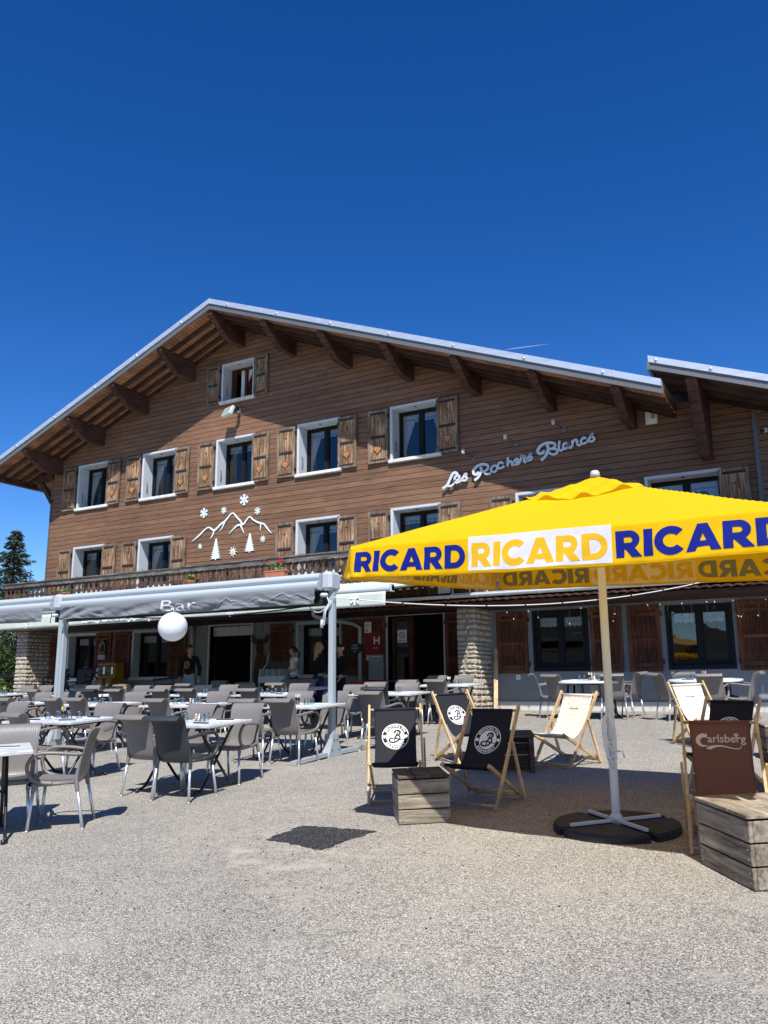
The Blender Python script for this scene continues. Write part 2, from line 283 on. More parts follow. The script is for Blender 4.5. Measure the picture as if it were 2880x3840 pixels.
# ---------------------------------------------------------------- mesh helpers
class MB:
    def __init__(s): s.v = []; s.f = []; s.sm = []; s.mi = []
    def add(s, vs, fs, smooth=False, mi=0, M=None):
        o = len(s.v)
        s.v += [tuple(M @ Vector(p)) if M else tuple(p) for p in vs]
        s.f += [tuple(i + o for i in f) for f in fs]; s.sm += [smooth] * len(fs); s.mi += [mi] * len(fs)
        return s
    def box(s, x0, x1, y0, y1, z0, z1, M=None, mi=0, bev=0):
        if bev:
            bm = bmesh.new(); bmesh.ops.create_cube(bm, size=1)
            for v in bm.verts: v.co = Vector(((x0 + x1) / 2 + v.co.x * (x1 - x0), (y0 + y1) / 2 + v.co.y * (y1 - y0), (z0 + z1) / 2 + v.co.z * (z1 - z0)))
            bmesh.ops.bevel(bm, geom=bm.edges[:], offset=bev, segments=1, affect='EDGES', profile=.5)
            bm.verts.index_update()
            s.add([v.co.copy() for v in bm.verts], [[v.index for v in f.verts] for f in bm.faces], False, mi, M); bm.free(); return s
        v = [(x, y, z) for z in (z0, z1) for y in (y0, y1) for x in (x0, x1)]
        return s.add(v, [(0, 2, 3, 1), (4, 5, 7, 6), (0, 1, 5, 4), (2, 6, 7, 3), (0, 4, 6, 2), (1, 3, 7, 5)], False, mi, M)
    def tube(s, pts, r, seg=8, caps=True, M=None, mi=0, flat=1, up=None):
        pts = [Vector(p) for p in pts]; n = len(pts); rr = r if isinstance(r, (list, tuple)) else [r] * n
        vs = []; fs = []; pu = None
        for i, p in enumerate(pts):
            d = (pts[min(i + 1, n - 1)] - pts[max(i - 1, 0)])
            if d.length < 1e-9: d = Vector((0, 0, 1))
            d.normalize()
            if pu is None:
                a = Vector(up) if up else (Vector((0, 0, 1)) if abs(d.z) < .9 else Vector((1, 0, 0)))
            else: a = pu
            u = (a - d * a.dot(d))
            if u.length < 1e-6: u = d.orthogonal()
            u.normalize(); pu = u; w_ = d.cross(u)
            for k in range(seg):
                t = 2 * math.pi * (k + .5) / seg
                vs.append(p + u * (math.cos(t) * rr[i] * flat) + w_ * (math.sin(t) * rr[i]))
        for i in range(n - 1):
            for k in range(seg):
                a = i * seg + k; b = i * seg + (k + 1) % seg
                fs.append((a, b, b + seg, a + seg))
        if caps: fs += [tuple(range(seg))[::-1], tuple(range((n - 1) * seg, n * seg))]
        return s.add(vs, fs, seg > 4, mi, M)
    def bar(s, a, b, wx, wy, up=(0, 0, 1), M=None, mi=0):          # square bar between two points
        a = Vector(a); b = Vector(b); d = (b - a).normalized(); u = Vector(up); u = (u - d * u.dot(d)).normalized(); w_ = d.cross(u)
        vs = [p + w_ * (sx * wx / 2) + u * (sy * wy / 2) for p in (a, b) for sx, sy in ((-1, -1), (1, -1), (1, 1), (-1, 1))]
        return s.add(vs, [(3, 2, 1, 0), (4, 5, 6, 7), (0, 1, 5, 4), (1, 2, 6, 5), (2, 3, 7, 6), (3, 0, 4, 7)], False, mi, M)
    def lathe(s, prof, seg=20, M=None, mi=0, c=(0, 0, 0)):
        vs = []; fs = []; n = len(prof)
        for r, z in prof:
            for k in range(seg):
                t = 2 * math.pi * k / seg; vs.append((c[0] + r * math.cos(t), c[1] + r * math.sin(t), c[2] + z))
        for i in range(n - 1):
            for k in range(seg):
                a = i * seg + k; b = i * seg + (k + 1) % seg; fs.append((a, b, b + seg, a + seg))
        return s.add(vs, fs, True, mi, M)
    def prism(s, poly, f, d, M=None, mi=0):
        """poly: 2D outline, f(x,y)->3D, d: extrusion vector"""
        n = len(poly); d = Vector(d); a = [Vector(f(*p)) for p in poly]; vs = a + [p + d for p in a]
        fs = [tuple(range(n))[::-1], tuple(range(n, 2 * n))] + [(i, (i + 1) % n, (i + 1) % n + n, i + n) for i in range(n)]
        return s.add(vs, fs, False, mi, M)
    def grid(s, nu, nv, f, smooth=True, mi=0, M=None, close=False):
        vs = [f(i / nu, j / nv) for j in range(nv + 1) for i in range(nu + 1)]
        fs = [(j * (nu + 1) + i, j * (nu + 1) + i + 1, (j + 1) * (nu + 1) + i + 1, (j + 1) * (nu + 1) + i) for j in range(nv) for i in range(nu)]
        return s.add(vs, fs, smooth, mi, M)
    def slab(s, nu, nv, f, th, smooth=True, mi=0):
        """a sheet with thickness; f(u,v)->(point, normal)"""
        A = [[f(i / nu, j / nv) for i in range(nu + 1)] for j in range(nv + 1)]
        vs = [Vector(p[0]) for row in A for p in row] + [(Vector(p[2]) if len(p) > 2 else Vector(p[0]) - Vector(p[1]) * th) for row in A for p in row]
        o = (nu + 1) * (nv + 1); q = lambda i, j: j * (nu + 1) + i; fs = []
        for j in range(nv):
            for i in range(nu):
                fs.append((q(i, j), q(i + 1, j), q(i + 1, j + 1), q(i, j + 1))); fs.append(tuple(x + o for x in (q(i, j + 1), q(i + 1, j + 1), q(i + 1, j), q(i, j))))
        ns = len(fs)
        for i in range(nu): fs += [(q(i, 0), q(i, 0) + o, q(i + 1, 0) + o, q(i + 1, 0)), (q(i + 1, nv), q(i + 1, nv) + o, q(i, nv) + o, q(i, nv))]
        for j in range(nv): fs += [(q(0, j + 1), q(0, j + 1) + o, q(0, j) + o, q(0, j)), (q(nu, j), q(nu, j) + o, q(nu, j + 1) + o, q(nu, j + 1))]
        s.add(vs, fs, smooth, mi)
        for k in range(len(fs) - ns): s.sm[-1 - k] = False
        return s
    def mesh(s, name, mats):
        me = bpy.data.meshes.new(name); me.from_pydata(s.v, [], s.f)
        for mm in (mats if isinstance(mats, (list, tuple)) else [mats]): me.materials.append(mm)
        me.polygons.foreach_set('use_smooth', s.sm); me.polygons.foreach_set('material_index', s.mi); me.update()
        return me
    def build(s, name, mats, parent=None, loc=None):
        o = bpy.data.objects.new(name, s.mesh(name, mats)); col.objects.link(o)
        if parent: o.parent = parent
        if loc: o.location = loc
        return o
def tag(o, label=None, cat=None, group=None, kind=None):
    if label: o['label'] = label
    if cat: o['category'] = cat
    if group: o['group'] = group
    if kind: o['kind'] = kind
    return o
def empty(name, loc=(0, 0, 0), rz=0, label=None, cat=None, group=None, parent=None, tilt=0):
    o = bpy.data.objects.new(name, None); col.objects.link(o); o.empty_display_size = .1; o.location = loc; o.rotation_euler = (0, 0, rz)
    if parent: o.parent = parent
    return tag(o, label, cat, group)
def inst(name, me, parent=None, loc=(0, 0, 0), rot=(0, 0, 0)):
    o = bpy.data.objects.new(name, me); col.objects.link(o); o.location = loc; o.rotation_euler = rot
    if parent: o.parent = parent
    return o
def copy_tree(o, parent=None):
    c = o.copy(); col.objects.link(c); c.parent = parent
    for ch in list(o.children): copy_tree(ch, c)
    return c
def place(o, x, y, rz, z=None, slope=True):
    a = R(math.degrees(math.atan(S))) if slope else 0
    q = Matrix.Rotation(a, 4, 'X') @ Matrix.Rotation(rz, 4, 'Z'); o.rotation_euler = q.to_euler(); o.location = (x, y, gz(y) if z is None else z)
def text2d(body, size=1, bold=0, spacing=1, wide=1, cut=0):
    cu = bpy.data.curves.new('t', 'FONT'); cu.body = body; cu.size = size; cu.offset = bold * size; cu.space_character = spacing; cu.resolution_u = 3
    o = bpy.data.objects.new('t', cu); col.objects.link(o)
    dg = bpy.context.evaluated_depsgraph_get(); dg.update()
    me = bpy.data.meshes.new_from_object(o.evaluated_get(dg)); bpy.data.objects.remove(o)
    bm = bmesh.new(); bm.from_mesh(me); bpy.data.meshes.remove(me)
    for v in bm.verts: v.co.x *= wide
    bmesh.ops.triangulate(bm, faces=bm.faces[:])
    if cut:
        xs = [v.co.x for v in bm.verts]; x = min(xs) + cut
        while x < max(xs):
            bmesh.ops.bisect_plane(bm, geom=bm.verts[:] + bm.edges[:] + bm.faces[:], plane_co=(x, 0, 0), plane_no=(1, 0, 0)); x += cut
        ys = [v.co.y for v in bm.verts]; y = min(ys) + cut
        while y < max(ys):
            bmesh.ops.bisect_plane(bm, geom=bm.verts[:] + bm.edges[:] + bm.faces[:], plane_co=(0, y, 0), plane_no=(0, 1, 0)); y += cut
    bm.verts.index_update()
    vs = [(v.co.x, v.co.y) for v in bm.verts]; fs = [tuple(v.index for v in f.verts) for f in bm.faces]; bm.free()
    x0 = min(v[0] for v in vs); x1 = max(v[0] for v in vs); y0 = min(v[1] for v in vs); y1 = max(v[1] for v in vs)
    return [((x - x0), (y - y0)) for x, y in vs], fs, x1 - x0, y1 - y0
def spline(p, k=5):
    out = []; n = len(p)
    for i in range(n - 1):
        a = p[max(i - 1, 0)]; b = p[i]; c = p[i + 1]; d = p[min(i + 2, n - 1)]
        for j in range(k):
            t = j / k; out.append(tuple(.5 * (2 * b[q] + (c[q] - a[q]) * t + (2 * a[q] - 5 * b[q] + 4 * c[q] - d[q]) * t * t + (3 * b[q] - a[q] - 3 * c[q] + d[q]) * t ** 3) for q in range(len(b))))
    out.append(tuple(p[-1])); return out
def ribbon2d(p, wd=None, k=5, smooth=True):
    q = spline(p, k) if smooth else p; L_ = []; R_ = []
    for i, a in enumerate(q):
        b = q[min(i + 1, len(q) - 1)]; c = q[max(i - 1, 0)]; dx, dy = b[0] - c[0], b[1] - c[1]; l = math.hypot(dx, dy) or 1
        h = (wd if wd else a[2]) / 2; L_.append((a[0] - dy / l * h, a[1] + dx / l * h)); R_.append((a[0] + dy / l * h, a[1] - dx / l * h))
    return L_, R_
def ribbon(mb, p, f, d, wd=None, k=5, smooth=True, mi=0):
    """flat stroke of lettering, f(x,y)->3D, thickness vector d"""
    L_, R_ = ribbon2d(p, wd, k, smooth); n = len(L_); d = Vector(d)
    vs = [Vector(f(*a)) for a in L_] + [Vector(f(*a)) for a in R_]; top = [v + d for v in vs]
    fs = []
    for i in range(n - 1):
        a, b, c, e = i, i + 1, n + i + 1, n + i
        fs += [(a, b, c, e), (e + 2 * n, c + 2 * n, b + 2 * n, a + 2 * n), (a, a + 2 * n, b + 2 * n, b), (e, c, c + 2 * n, e + 2 * n)]
    fs += [(0, n, 3 * n, 2 * n), (n - 1, 3 * n - 1, 4 * n - 1, 2 * n - 1)]
    mb.add(vs + top, fs, False, mi)
def heavy(word, gap=.055):
    """heavy geometric capitals as small quads: list of (x, y, layer) and faces, height 1"""
    V, Fc = [], []; x0 = 0
    def strip(L_, R_, lay):
        o = len(V); n = len(L_)
        for a, b in zip(L_, R_):
            for t in (0, .5, 1): V.append((x0 + a[0] + (b[0] - a[0]) * t, a[1] + (b[1] - a[1]) * t, lay))
        for i in range(n - 1):
            for j in (0, 1): Fc.append((o + i * 3 + j, o + i * 3 + j + 1, o + (i + 1) * 3 + j + 1, o + (i + 1) * 3 + j))
    def quad(a, b, c, d, lay, n=6): strip([(a[0] + (d[0] - a[0]) * k / n, a[1] + (d[1] - a[1]) * k / n) for k in range(n + 1)], [(b[0] + (c[0] - b[0]) * k / n, b[1] + (c[1] - b[1]) * k / n) for k in range(n + 1)], lay)
    def arc(cx, cy, ro, ri, a0, a1, lay, n=16, sy=1, xi=0):
        P_ = lambda r_, s_: [(cx + r_ * math.cos(R(a0 + (a1 - a0) * k / n)), cy + s_ * math.sin(R(a0 + (a1 - a0) * k / n))) for k in range(n + 1)]
        strip(P_(ro, ro * sy), P_(ri, ri * sy), lay)
    for ch in word:
        if ch == 'I': quad((0, 0), (.30, 0), (.30, 1), (0, 1), 0); w_ = .30
        if ch == 'R':
            quad((0, 0), (.29, 0), (.29, 1), (0, 1), 0); quad((.29, .755), (.29, 1), (.47, 1), (.47, .755), 0, 2); quad((.29, .30), (.29, .545), (.47, .545), (.47, .30), 0, 2)
            arc(.47, .65, .35, .105, -90, 90, 0); quad((.26, .40), (.60, .42), (.90, 0), (.56, 0), 1); w_ = .90
        if ch == 'C': arc(.53, .5, .53, .25, 42, 318, 0, 30); w_ = .93
        if ch == 'A': quad((0, 0), (.30, 0), (.545, .64), (.39, 1), 0); quad((.79, 0), (1.09, 0), (.70, 1), (.545, .64), 0); quad((.39, 1), (.545, .64), (.55, .64), (.70, 1), 1, 2); quad((.2, .16), (.88, .16), (.80, .37), (.28, .37), 1); w_ = 1.09
        if ch == 'D': quad((0, 0), (.29, 0), (.29, 1), (0, 1), 0); quad((.29, .76), (.29, 1), (.42, 1), (.42, .76), 0, 2); quad((.29, 0), (.29, .24), (.42, .24), (.42, 0), 0, 2); arc(.42, .5, .5, .26, -90, 90, 0); w_ = .92
        x0 += w_ + gap
    return V, Fc, x0 - gap
def star2d(n, r0, r1, ph=0): return [((r0 if k % 2 == 0 else r1) * math.sin(math.pi * k / n + ph), (r0 if k % 2 == 0 else r1) * math.cos(math.pi * k / n + ph)) for k in range(2 * n)]
def heart2d(w_, n=22):
    out = []
    for k in range(n):
        t = 2 * math.pi * k / n; out.append((16 * math.sin(t) ** 3 * w_ / 32, (13 * math.cos(t) - 5 * math.cos(2 * t) - 2 * math.cos(3 * t) - math.cos(4 * t)) * w_ / 32))
    return out
XZ = lambda y: (lambda x, z: (x, y, z))

# ================================================================= GROUND
g = MB(); ys = [-300, -12] + [-10 + 1.0 * k for k in range(0, 35)] + [60, 400]; xs = [-400, -60, -30, -20, -10, -5, 0, 5, 20, 60, 400]
g.add([(x, y, gz(y)) for y in ys for x in xs], [(j * 11 + i, j * 11 + i + 1, (j + 1) * 11 + i + 1, (j + 1) * 11 + i) for j in range(len(ys) - 1) for i in range(10)])
tag(g.build('terrace_ground', m_ground), kind='structure')
# tar patch: jagged quadrilateral
pc = [(-4.38, 5.86), (-4.41, 6.44), (-3.66, 6.42), (-3.78, 5.68)]
pc = [(-4.40, 5.84), (-4.43, 6.40), (-3.70, 6.43), (-3.76, 5.70)]
out = []
for i in range(4):
    a, b = pc[i], pc[(i + 1) % 4]
    for k in range(16):
        t = k / 16; j = .022 if k else .012; out.append((a[0] + (b[0] - a[0]) * t + rnd.uniform(-j, j), a[1] + (b[1] - a[1]) * t + rnd.uniform(-j, j)))
p = MB(); cx, cy = -4.07, 6.09
p.add([(x, y, gz(y) + .004) for x, y in out] + [(cx + (x - cx) * .93, cy + (y - cy) * .93, gz(y) + .008) for x, y in out] + [(cx, cy, gz(cy) + .011)],
      [(i, (i + 1) % 64, 64 + (i + 1) % 64, 64 + i) for i in range(64)] + [(64 + i, 64 + (i + 1) % 64, 128) for i in range(64)])
tag(p.build('tar_patch', m_patch), kind='structure')
gr = MB()
def crumb(x, y, r):
    vs = [(x + r * math.cos(a) * rnd.uniform(.6, 1.2), y + r * math.sin(a) * rnd.uniform(.6, 1.2), gz(y) + h) for h, rr in ((0, 1), (r * .7, .7)) for a in (0, 1.2, 2.5, 3.7, 5)]
    vs = vs[:5] + [(x + (v[0] - x) * .65, y + (v[1] - y) * .65, v[2]) for v in vs[5:]]
    gr.add(vs, [(i, (i + 1) % 5, 5 + (i + 1) % 5, 5 + i) for i in range(5)] + [(5, 6, 7, 8, 9)])
for _ in range(420):
    k = rnd.random(); cx_, cy_, sx_, sy_ = (-3.9, 5.9, .5, .35) if k < .35 else ((-3.2, 4.9, .55, .4) if k < .55 else ((-4.3, 4.4, .6, .35) if k < .72 else (-5.0, 5.5, 1.6, 1.2)))
    crumb(rnd.gauss(cx_, sx_), rnd.gauss(cy_, sy_), rnd.choice((.002, .003, .003, .004, .005, .006, .009)))
tag(gr.build('scattered_tar_crumbs', m_grit), 'small black crumbs of tar scattered around the square tar patch', 'gravel', kind='stuff')
# forested slope across the valley behind the viewer (seen only mirrored in the window panes)
h = MB()
def hill(u, v):
    a = R(-100 + 200 * u) - math.pi / 2; d = 90 + 120 * v
    t = max(0, min(1, (u - .49) / .03)); k = 1 - .88 * t * t * (3 - 2 * t)
    return (d * math.cos(a) * 1.0, d * math.sin(a), -2 + k * ((v ** .8) * (30 + 9 * math.sin(7 * u + 1) + 4 * math.sin(23 * u)) + 2.5 * math.sin(170 * u + 9 * v) * v))
h.grid(160, 12, hill); tag(h.build('wooded_hill', m_forest), kind='structure')

# ================================================================= HOTEL
D = 18.72; RX = -15.36; SL = .392; YF = 17.1
hotel = empty('chalet_hotel', (0, 0, 0), label='large brown timber-clad chalet hotel with shuttered windows, wide gable roof and long wooden balcony', cat='building')
zr = lambda x: 12.28 - SL * abs(x - RX)           # underside of the main roof at its edge
row2 = [-22.2, -19.25, -16.22, -13.24, -10.22]; row1 = [-22.2, -19.25, -13.24, -10.22, -6.78]
wins = []                                         # x0,x1,z0,z1,kind
for x in row2: wins.append((x, x + 1.36, 7.40, 8.81, 'upper'))
for x in row1: wins.append((x, x + 1.36, 4.62, 6.03, 'upper'))
wins += [(-3.73, -2.2, 4.62, 6.03, 'upper'), (-16.1, -14.95, 10.06, 11.2, 'attic')]
low = [(-22.18, -20.86, 1.86, 3.2, 'low'), (-19.31, -17.83, 1.86, 3.2, 'low'), (-13.2, -11.85, 1.86, 3.2, 'low'), (-6.56, -5.25, 1.84, 3.23, 'black'), (-3.56, -2.21, 1.84, 3.2, 'black')]
doors = [(-16.29, -14.78, .9, 3.26, 'door'), (-10.41, -8.84, .9, 3.28, 'door')]
def wall_sheet(mb, x0, x1, z0, z1, holes, y, yb, ztop=None):
    X = sorted({x0, x1} | {c for hh in holes for c in hh[:2] if x0 < c < x1}); Z = sorted({z0, z1} | {c for hh in holes for c in hh[2:4] if z0 < c < z1})
    if ztop: X = sorted(set(X) | {RX})
    for i in range(len(X) - 1):
        for j in range(len(Z) - 1):
            xm, zm = (X[i] + X[i + 1]) / 2, (Z[j] + Z[j + 1]) / 2
            if any(a < xm < b and c < zm < d for a, b, c, d, *_ in holes): continue
            poly = [(X[i], Z[j]), (X[i + 1], Z[j]), (X[i + 1], Z[j + 1]), (X[i], Z[j + 1])]
            if ztop:
                q = []
                for k in range(4):
                    a, b = poly[k], poly[(k + 1) % 4]; fa, fb = ztop(a[0]) - a[1], ztop(b[0]) - b[1]
                    if fa >= 0: q.append(a)
                    if fa * fb < 0: t = fa / (fa - fb); q.append((a[0] + (b[0] - a[0]) * t, a[1] + (b[1] - a[1]) * t))
                poly = q
            if len(poly) > 2: mb.add([(a, y, b) for a, b in poly], [tuple(range(len(poly)))])
    for a, b, c, d, *_ in holes:
        if a >= x0 and b <= x1: mb.add([(a, y, c), (b, y, c), (b, y, d), (a, y, d), (a, yb, c), (b, yb, c), (b, yb, d), (a, yb, d)], [(0, 4, 5, 1), (1, 5, 6, 2), (2, 6, 7, 3), (3, 7, 4, 0)])
mb = MB(); wall_sheet(mb, -23.5, -1.4, 3.5, 13, wins, D - .03, D + .25, lambda x: (12.28 - SL * abs(x - RX)) if x < -3.4 else (8.01 - .385 * (x + 3.21)) + .05)
mb.add([(-23.5, D - .03, 3.5), (-23.5, 33, 3.5), (-23.5, 33, zr(-23.5)), (-23.5, D - .03, zr(-23.5))], [(0, 1, 2, 3)])
mb.build('clad_wall', m_clad, hotel)
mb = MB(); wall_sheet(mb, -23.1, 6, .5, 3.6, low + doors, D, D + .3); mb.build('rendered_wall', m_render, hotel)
mb = MB().box(-8, 6, D - .035, D - .002, .7, 1.17); mb.build('plinth', m_plinth, hotel)
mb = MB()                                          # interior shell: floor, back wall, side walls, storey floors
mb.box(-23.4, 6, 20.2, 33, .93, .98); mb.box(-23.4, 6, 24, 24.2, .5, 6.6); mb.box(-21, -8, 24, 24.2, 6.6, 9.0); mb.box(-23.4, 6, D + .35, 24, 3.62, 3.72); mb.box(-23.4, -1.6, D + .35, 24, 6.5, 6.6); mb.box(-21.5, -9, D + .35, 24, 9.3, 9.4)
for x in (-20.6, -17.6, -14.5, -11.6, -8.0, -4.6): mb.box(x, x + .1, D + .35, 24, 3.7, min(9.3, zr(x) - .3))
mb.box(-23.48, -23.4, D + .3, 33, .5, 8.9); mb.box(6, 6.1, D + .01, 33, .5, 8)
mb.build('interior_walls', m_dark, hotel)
MB().box(-23.54, -23.50, D - .06, D + .02, 3.4, 9.0).build('corner_trim', m_fascia, hotel)
MB().box(-1.46, -1.36, D - .12, D + .05, 4.4, 7.7).build('corner_trim', m_fascia, hotel)
# wing beyond the dark corner trim
mb = MB(); mb.add([(-1.36, D - .25, 3.5), (6, D - .25, 3.5), (6, D - .25, 7.0), (-1.36, D - .25, 7.6)], [(0, 1, 2, 3)]); mb.build('clad_wing_wall', m_clad, hotel)

def curtain(mb, x0, x1, z0, z1, y, amp=.012, hang=None):
    def f(u, v):
        x = x0 + (x1 - x0) * u; zt = z1 - (z1 - z0) * v
        if hang: zt = z1 - (z1 - z0) * v * (1 + .06 * math.sin(u * 26))
        return (x, y + amp * math.sin(u * 30 + v), zt)
    mb.grid(24, 4, f)
glb = {}
def window(x0, x1, z0, z1, kind, idx):
    wdt = x1 - x0; y = D - .03 if kind in ('upper', 'attic') else D; dep = .42 if kind in ('upper', 'attic') else (.08 if kind == 'black' else .30)
    W_ = MB()
    if kind == 'black':
        W_.box(x0, x1, y - .025, y + .06, z1 - .07, z1 - .002); W_.box(x0, x1, y - .025, y + .06, z0 + .002, z0 + .1); W_.box(x0, x0 + .06, y - .025, y + .06, z0 + .1, z1 - .07); W_.box(x1 - .06, x1, y - .025, y + .06, z0 + .1, z1 - .07)
    else:                                           # white plaster surround and reveals
        t = .055
        W_.box(x0 - t, x0, y - .025, y + dep, z0 - .01, z1 + t); W_.box(x1, x1 + .03, y - .025, y + dep, z0 - .01, z1 + t); W_.box(x0, x1, y - .025, y + dep, z1, z1 + t)
        for s_ in (x0 + .003,): W_.box(s_ - .002, s_ + .012, y - .02, y + dep, z0, z1 - .003)
        W_.box(x1 - .012, x1 - .001, y - .02, y + dep, z0, z1 - .003); W_.box(x0 + .014, x1 - .014, y - .02, y + dep, z1 - .015, z1 - .002)
    o = W_.build('window', m_frame if kind == 'black' else m_white, hotel)
    if kind != 'black':
        MB().box(x0 - .09, x1 + .09, y - .09, y + dep, z0 - .10, z0 - .012, bev=.008).build('sill', m_sill, o)
    yf = y + dep; F = MB(); fw = .06; a, b = x0 + .012, x1 - .012; c, d = z0 - (0 if kind == 'black' else .012), z1 - .01
    if kind == 'black': a += .05; b -= .05; c += .11; d -= .06
    for bx in ((a, a + fw, c, d), (b - fw, b, c, d), (a + fw, b - fw, c, c + fw), (a + fw, b - fw, d - fw, d)): F.box(bx[0], bx[1], yf - .05, yf + .02, bx[2], bx[3])
    xm = (a + b) / 2
    F.box(xm - .045, xm + .045, yf - .055, yf + .015, c + fw, d - fw)
    if kind != 'attic':
        for s0, s1 in ((a + fw, xm - .045), (xm + .045, b - fw)):
            for bx in ((s0, s0 + .035, c + fw, d - fw), (s1 - .035, s1, c + fw, d - fw), (s0 + .035, s1 - .035, c + fw, c + fw + .04), (s0 + .035, s1 - .035, d - fw - .04, d - fw)): F.box(bx[0], bx[1], yf - .035, yf + .01, bx[2], bx[3])
    F.build('frame', m_frame if kind != 'attic' else m_shutlow, o)
    if kind != 'attic':
        for s0, s1 in ((a + fw, xm - .045), (xm + .045, b - fw)):
            aj = .09 if (kind == 'black' and x0 > -4 and s0 < xm - .1) else rnd.uniform(-.006, .006); MB().add([(s0, yf - aj * .5, c + fw), (s1, yf + aj * .5, c + fw), (s1, yf + aj * .5, d - fw), (s0, yf - aj * .5, d - fw)], [(0, 1, 2, 3)]).build('pane', m_glass, o)
    C_ = MB(); yc = yf + .05
    if kind in ('upper', 'attic'):
        def drape(sgn, xa, xb):
            def f(u, v):
                e = 1 - .72 * math.sin(min(1, v * 1.15) * math.pi / 2) ** 2 if v < .8 else .28 + .5 * (v - .8)
                x = xa + (xb - xa) * u * e if sgn > 0 else xb - (xb - xa) * u * e
                return (x, yc + .02 * math.sin(u * 24), d - .02 - (d - c - .06) * v)
            C_.grid(20, 10, f)
        if kind == 'upper':
            if idx % 3 != 2: drape(1, a + fw, a + fw + .42)
            if idx % 2 == 0: drape(-1, b - fw - .3, b - fw)
        else:
            drape(1, a + .3, a + .75)
            MB().box(a + fw, a + fw + .06, yf, yf + .5, c + fw, d - fw).build('frame', m_shutlow, o)
            MB().box(a + fw, a + fw + .06, yf + .08, yf + .42, c + fw + .06, d - fw - .06).build('pane', m_glass, o)
    if kind != 'attic':
        for s0, s1 in ((a + fw + .02, xm - .07), (xm + .07, b - fw - .02)):
            curtain(C_, s0, s1, d - .30, d - .05, yf + .035, .006, True)
    if C_.v: C_.build('curtain', m_curtain, o)
    if kind in ('upper', 'black'):
        Pm = MB()
        for s0, s1 in ((a + fw + .04, xm - .09), (xm + .09, b - fw - .04)):
            n = int((s1 - s0) / .05)
            for k in range(n):
                x = s0 + (k + .3) * (s1 - s0) / n; zz = d - .235 if kind == 'upper' else d - .2; hh = rnd.uniform(.012, .028) if kind == 'upper' else .022
                Pm.box(x, x + .026, yf + .022, yf + .026, zz - hh, zz + hh)
        Pm.build('curtain_pattern', m_pattern if kind == 'upper' else m_printp, o)
    if kind in ('upper', 'attic'):                 # iron hardware
        H = MB(); H.tube([(x0 + .02, y + .12, z0 + .22), (x0 + .05, y + .12, z0 + .26), (x0 + .05, y + .12, z0 + .5), (x0 + .02, y + .12, z0 + .54)], .009, 6)
        H.tube([((x0 + x1) / 2 - .03, y + .05, z1 - .03), ((x0 + x1) / 2 + .03, y + .05, z1 - .05)], .014, 6)
        H.build('window_catch', m_black, o)
    return o
for i, ww in enumerate(wins): window(*ww, i)
for i, ww in enumerate(low): window(*ww, i)

def shutter_mesh(wd, ht, lowr=False):
    P_, Q_, H_ = MB(), MB(), MB(); bt = []
    n = 4 if not lowr else 5; e = .075 if not lowr else .09; pw = (wd - 2 * e) / n
    for k in range(n): P_.box(e + k * pw + .003, e + (k + 1) * pw - .003, .012 + .002 * (k % 2), .03, .02, ht - .02, bev=.003)
    P_.box(e, wd - e, .026, .034, .03, ht - .03)
    for a in (0, wd - e): Q_.box(a, a + e, 0, .045, 0, ht, bev=.006)
    Q_.box(e, wd - e, -.002, .035, 0, e * .8, bev=.004)
    Q_.box(e, wd - e, -.002, .035, ht - e, ht, bev=.004)
    if lowr: Q_.box(e, wd - e, -.001, .03, ht - e - .13, ht - e - .07, bev=.004)
    zb = .46 * ht
    if not lowr:
        bt = [MB().box(e, wd - e, -.008, .012, zb, zb + .075, bev=.01), MB().box(e, wd - e, -.006, .012, e * .8, e * .8 + .05, bev=.01), MB().box(e, wd - e, -.006, .012, ht - e - .055, ht - e, bev=.01)]
    else: Q_.box(e, wd - e, -.012, .014, zb, zb + .07, bev=.012); bt = [MB().box(e, wd - e, -.004, .014, e, e + .10, bev=.01), MB().box(e + .1, wd - e - .12, -.02, .01, zb - .3, zb - .29)]
    H_.prism(heart2d(.06 if not lowr else .07), lambda x, z: (wd / 2 + x, .008, ht * .77 + z), (0, .003, 0))
    return [mm.mesh(nm, ma) for mm, nm, ma in ((P_, 'planks', m_shutlow if lowr else m_shut), (Q_, 'shutter_frame', m_shutlowf if lowr else m_shutframe), (H_, 'heart_cutout', m_black), *[(b_, 'batten', m_shutbar if not lowr else m_carve) for b_ in bt])]
orn = MB(); orn.prism(heart2d(.21), XZ(0), (0, .012, 0))
for k in range(26):
    t = 2 * math.pi * k / 26; hx, hz = 16 * math.sin(t) ** 3 * .235 / 32, (13 * math.cos(t) - 5 * math.cos(2 * t) - 2 * math.cos(3 * t) - math.cos(4 * t)) * .235 / 32
    orn.tube([(hx, .012, hz), (hx, .001, hz)], .013, 6)
orn = orn.mesh('heart_ornament', m_heart)
scr = MB()
for s_ in (1, -1):
    ribbon(scr, [(0, -.06), (s_ * .045, -.01), (s_ * .05, .03), (s_ * .025, .045), (s_ * .01, .025), (s_ * .028, .018)], XZ(-.004), (0, .003, 0), .009)
scr = scr.mesh('heart_scroll', m_scroll)
fir = MB()
for k in range(4): fir.prism([(-.045 - .02 * (3 - k), .0 + .055 * k), (.045 + .02 * (3 - k), .055 * k), (.012, .05 + .055 * k), (-.012, .05 + .055 * k)], lambda x, z: (x, -.002 * k, z), (0, .01, 0))
for s_ in (-1, 1): fir.tube([(s_ * .03, .01, .275), (s_ * .03, -.003, .275)], .018, 8)
fir.box(-.006, .006, 0, .01, -.05, .28); fir = fir.mesh('fir_ornament', m_teal)
shm = {}
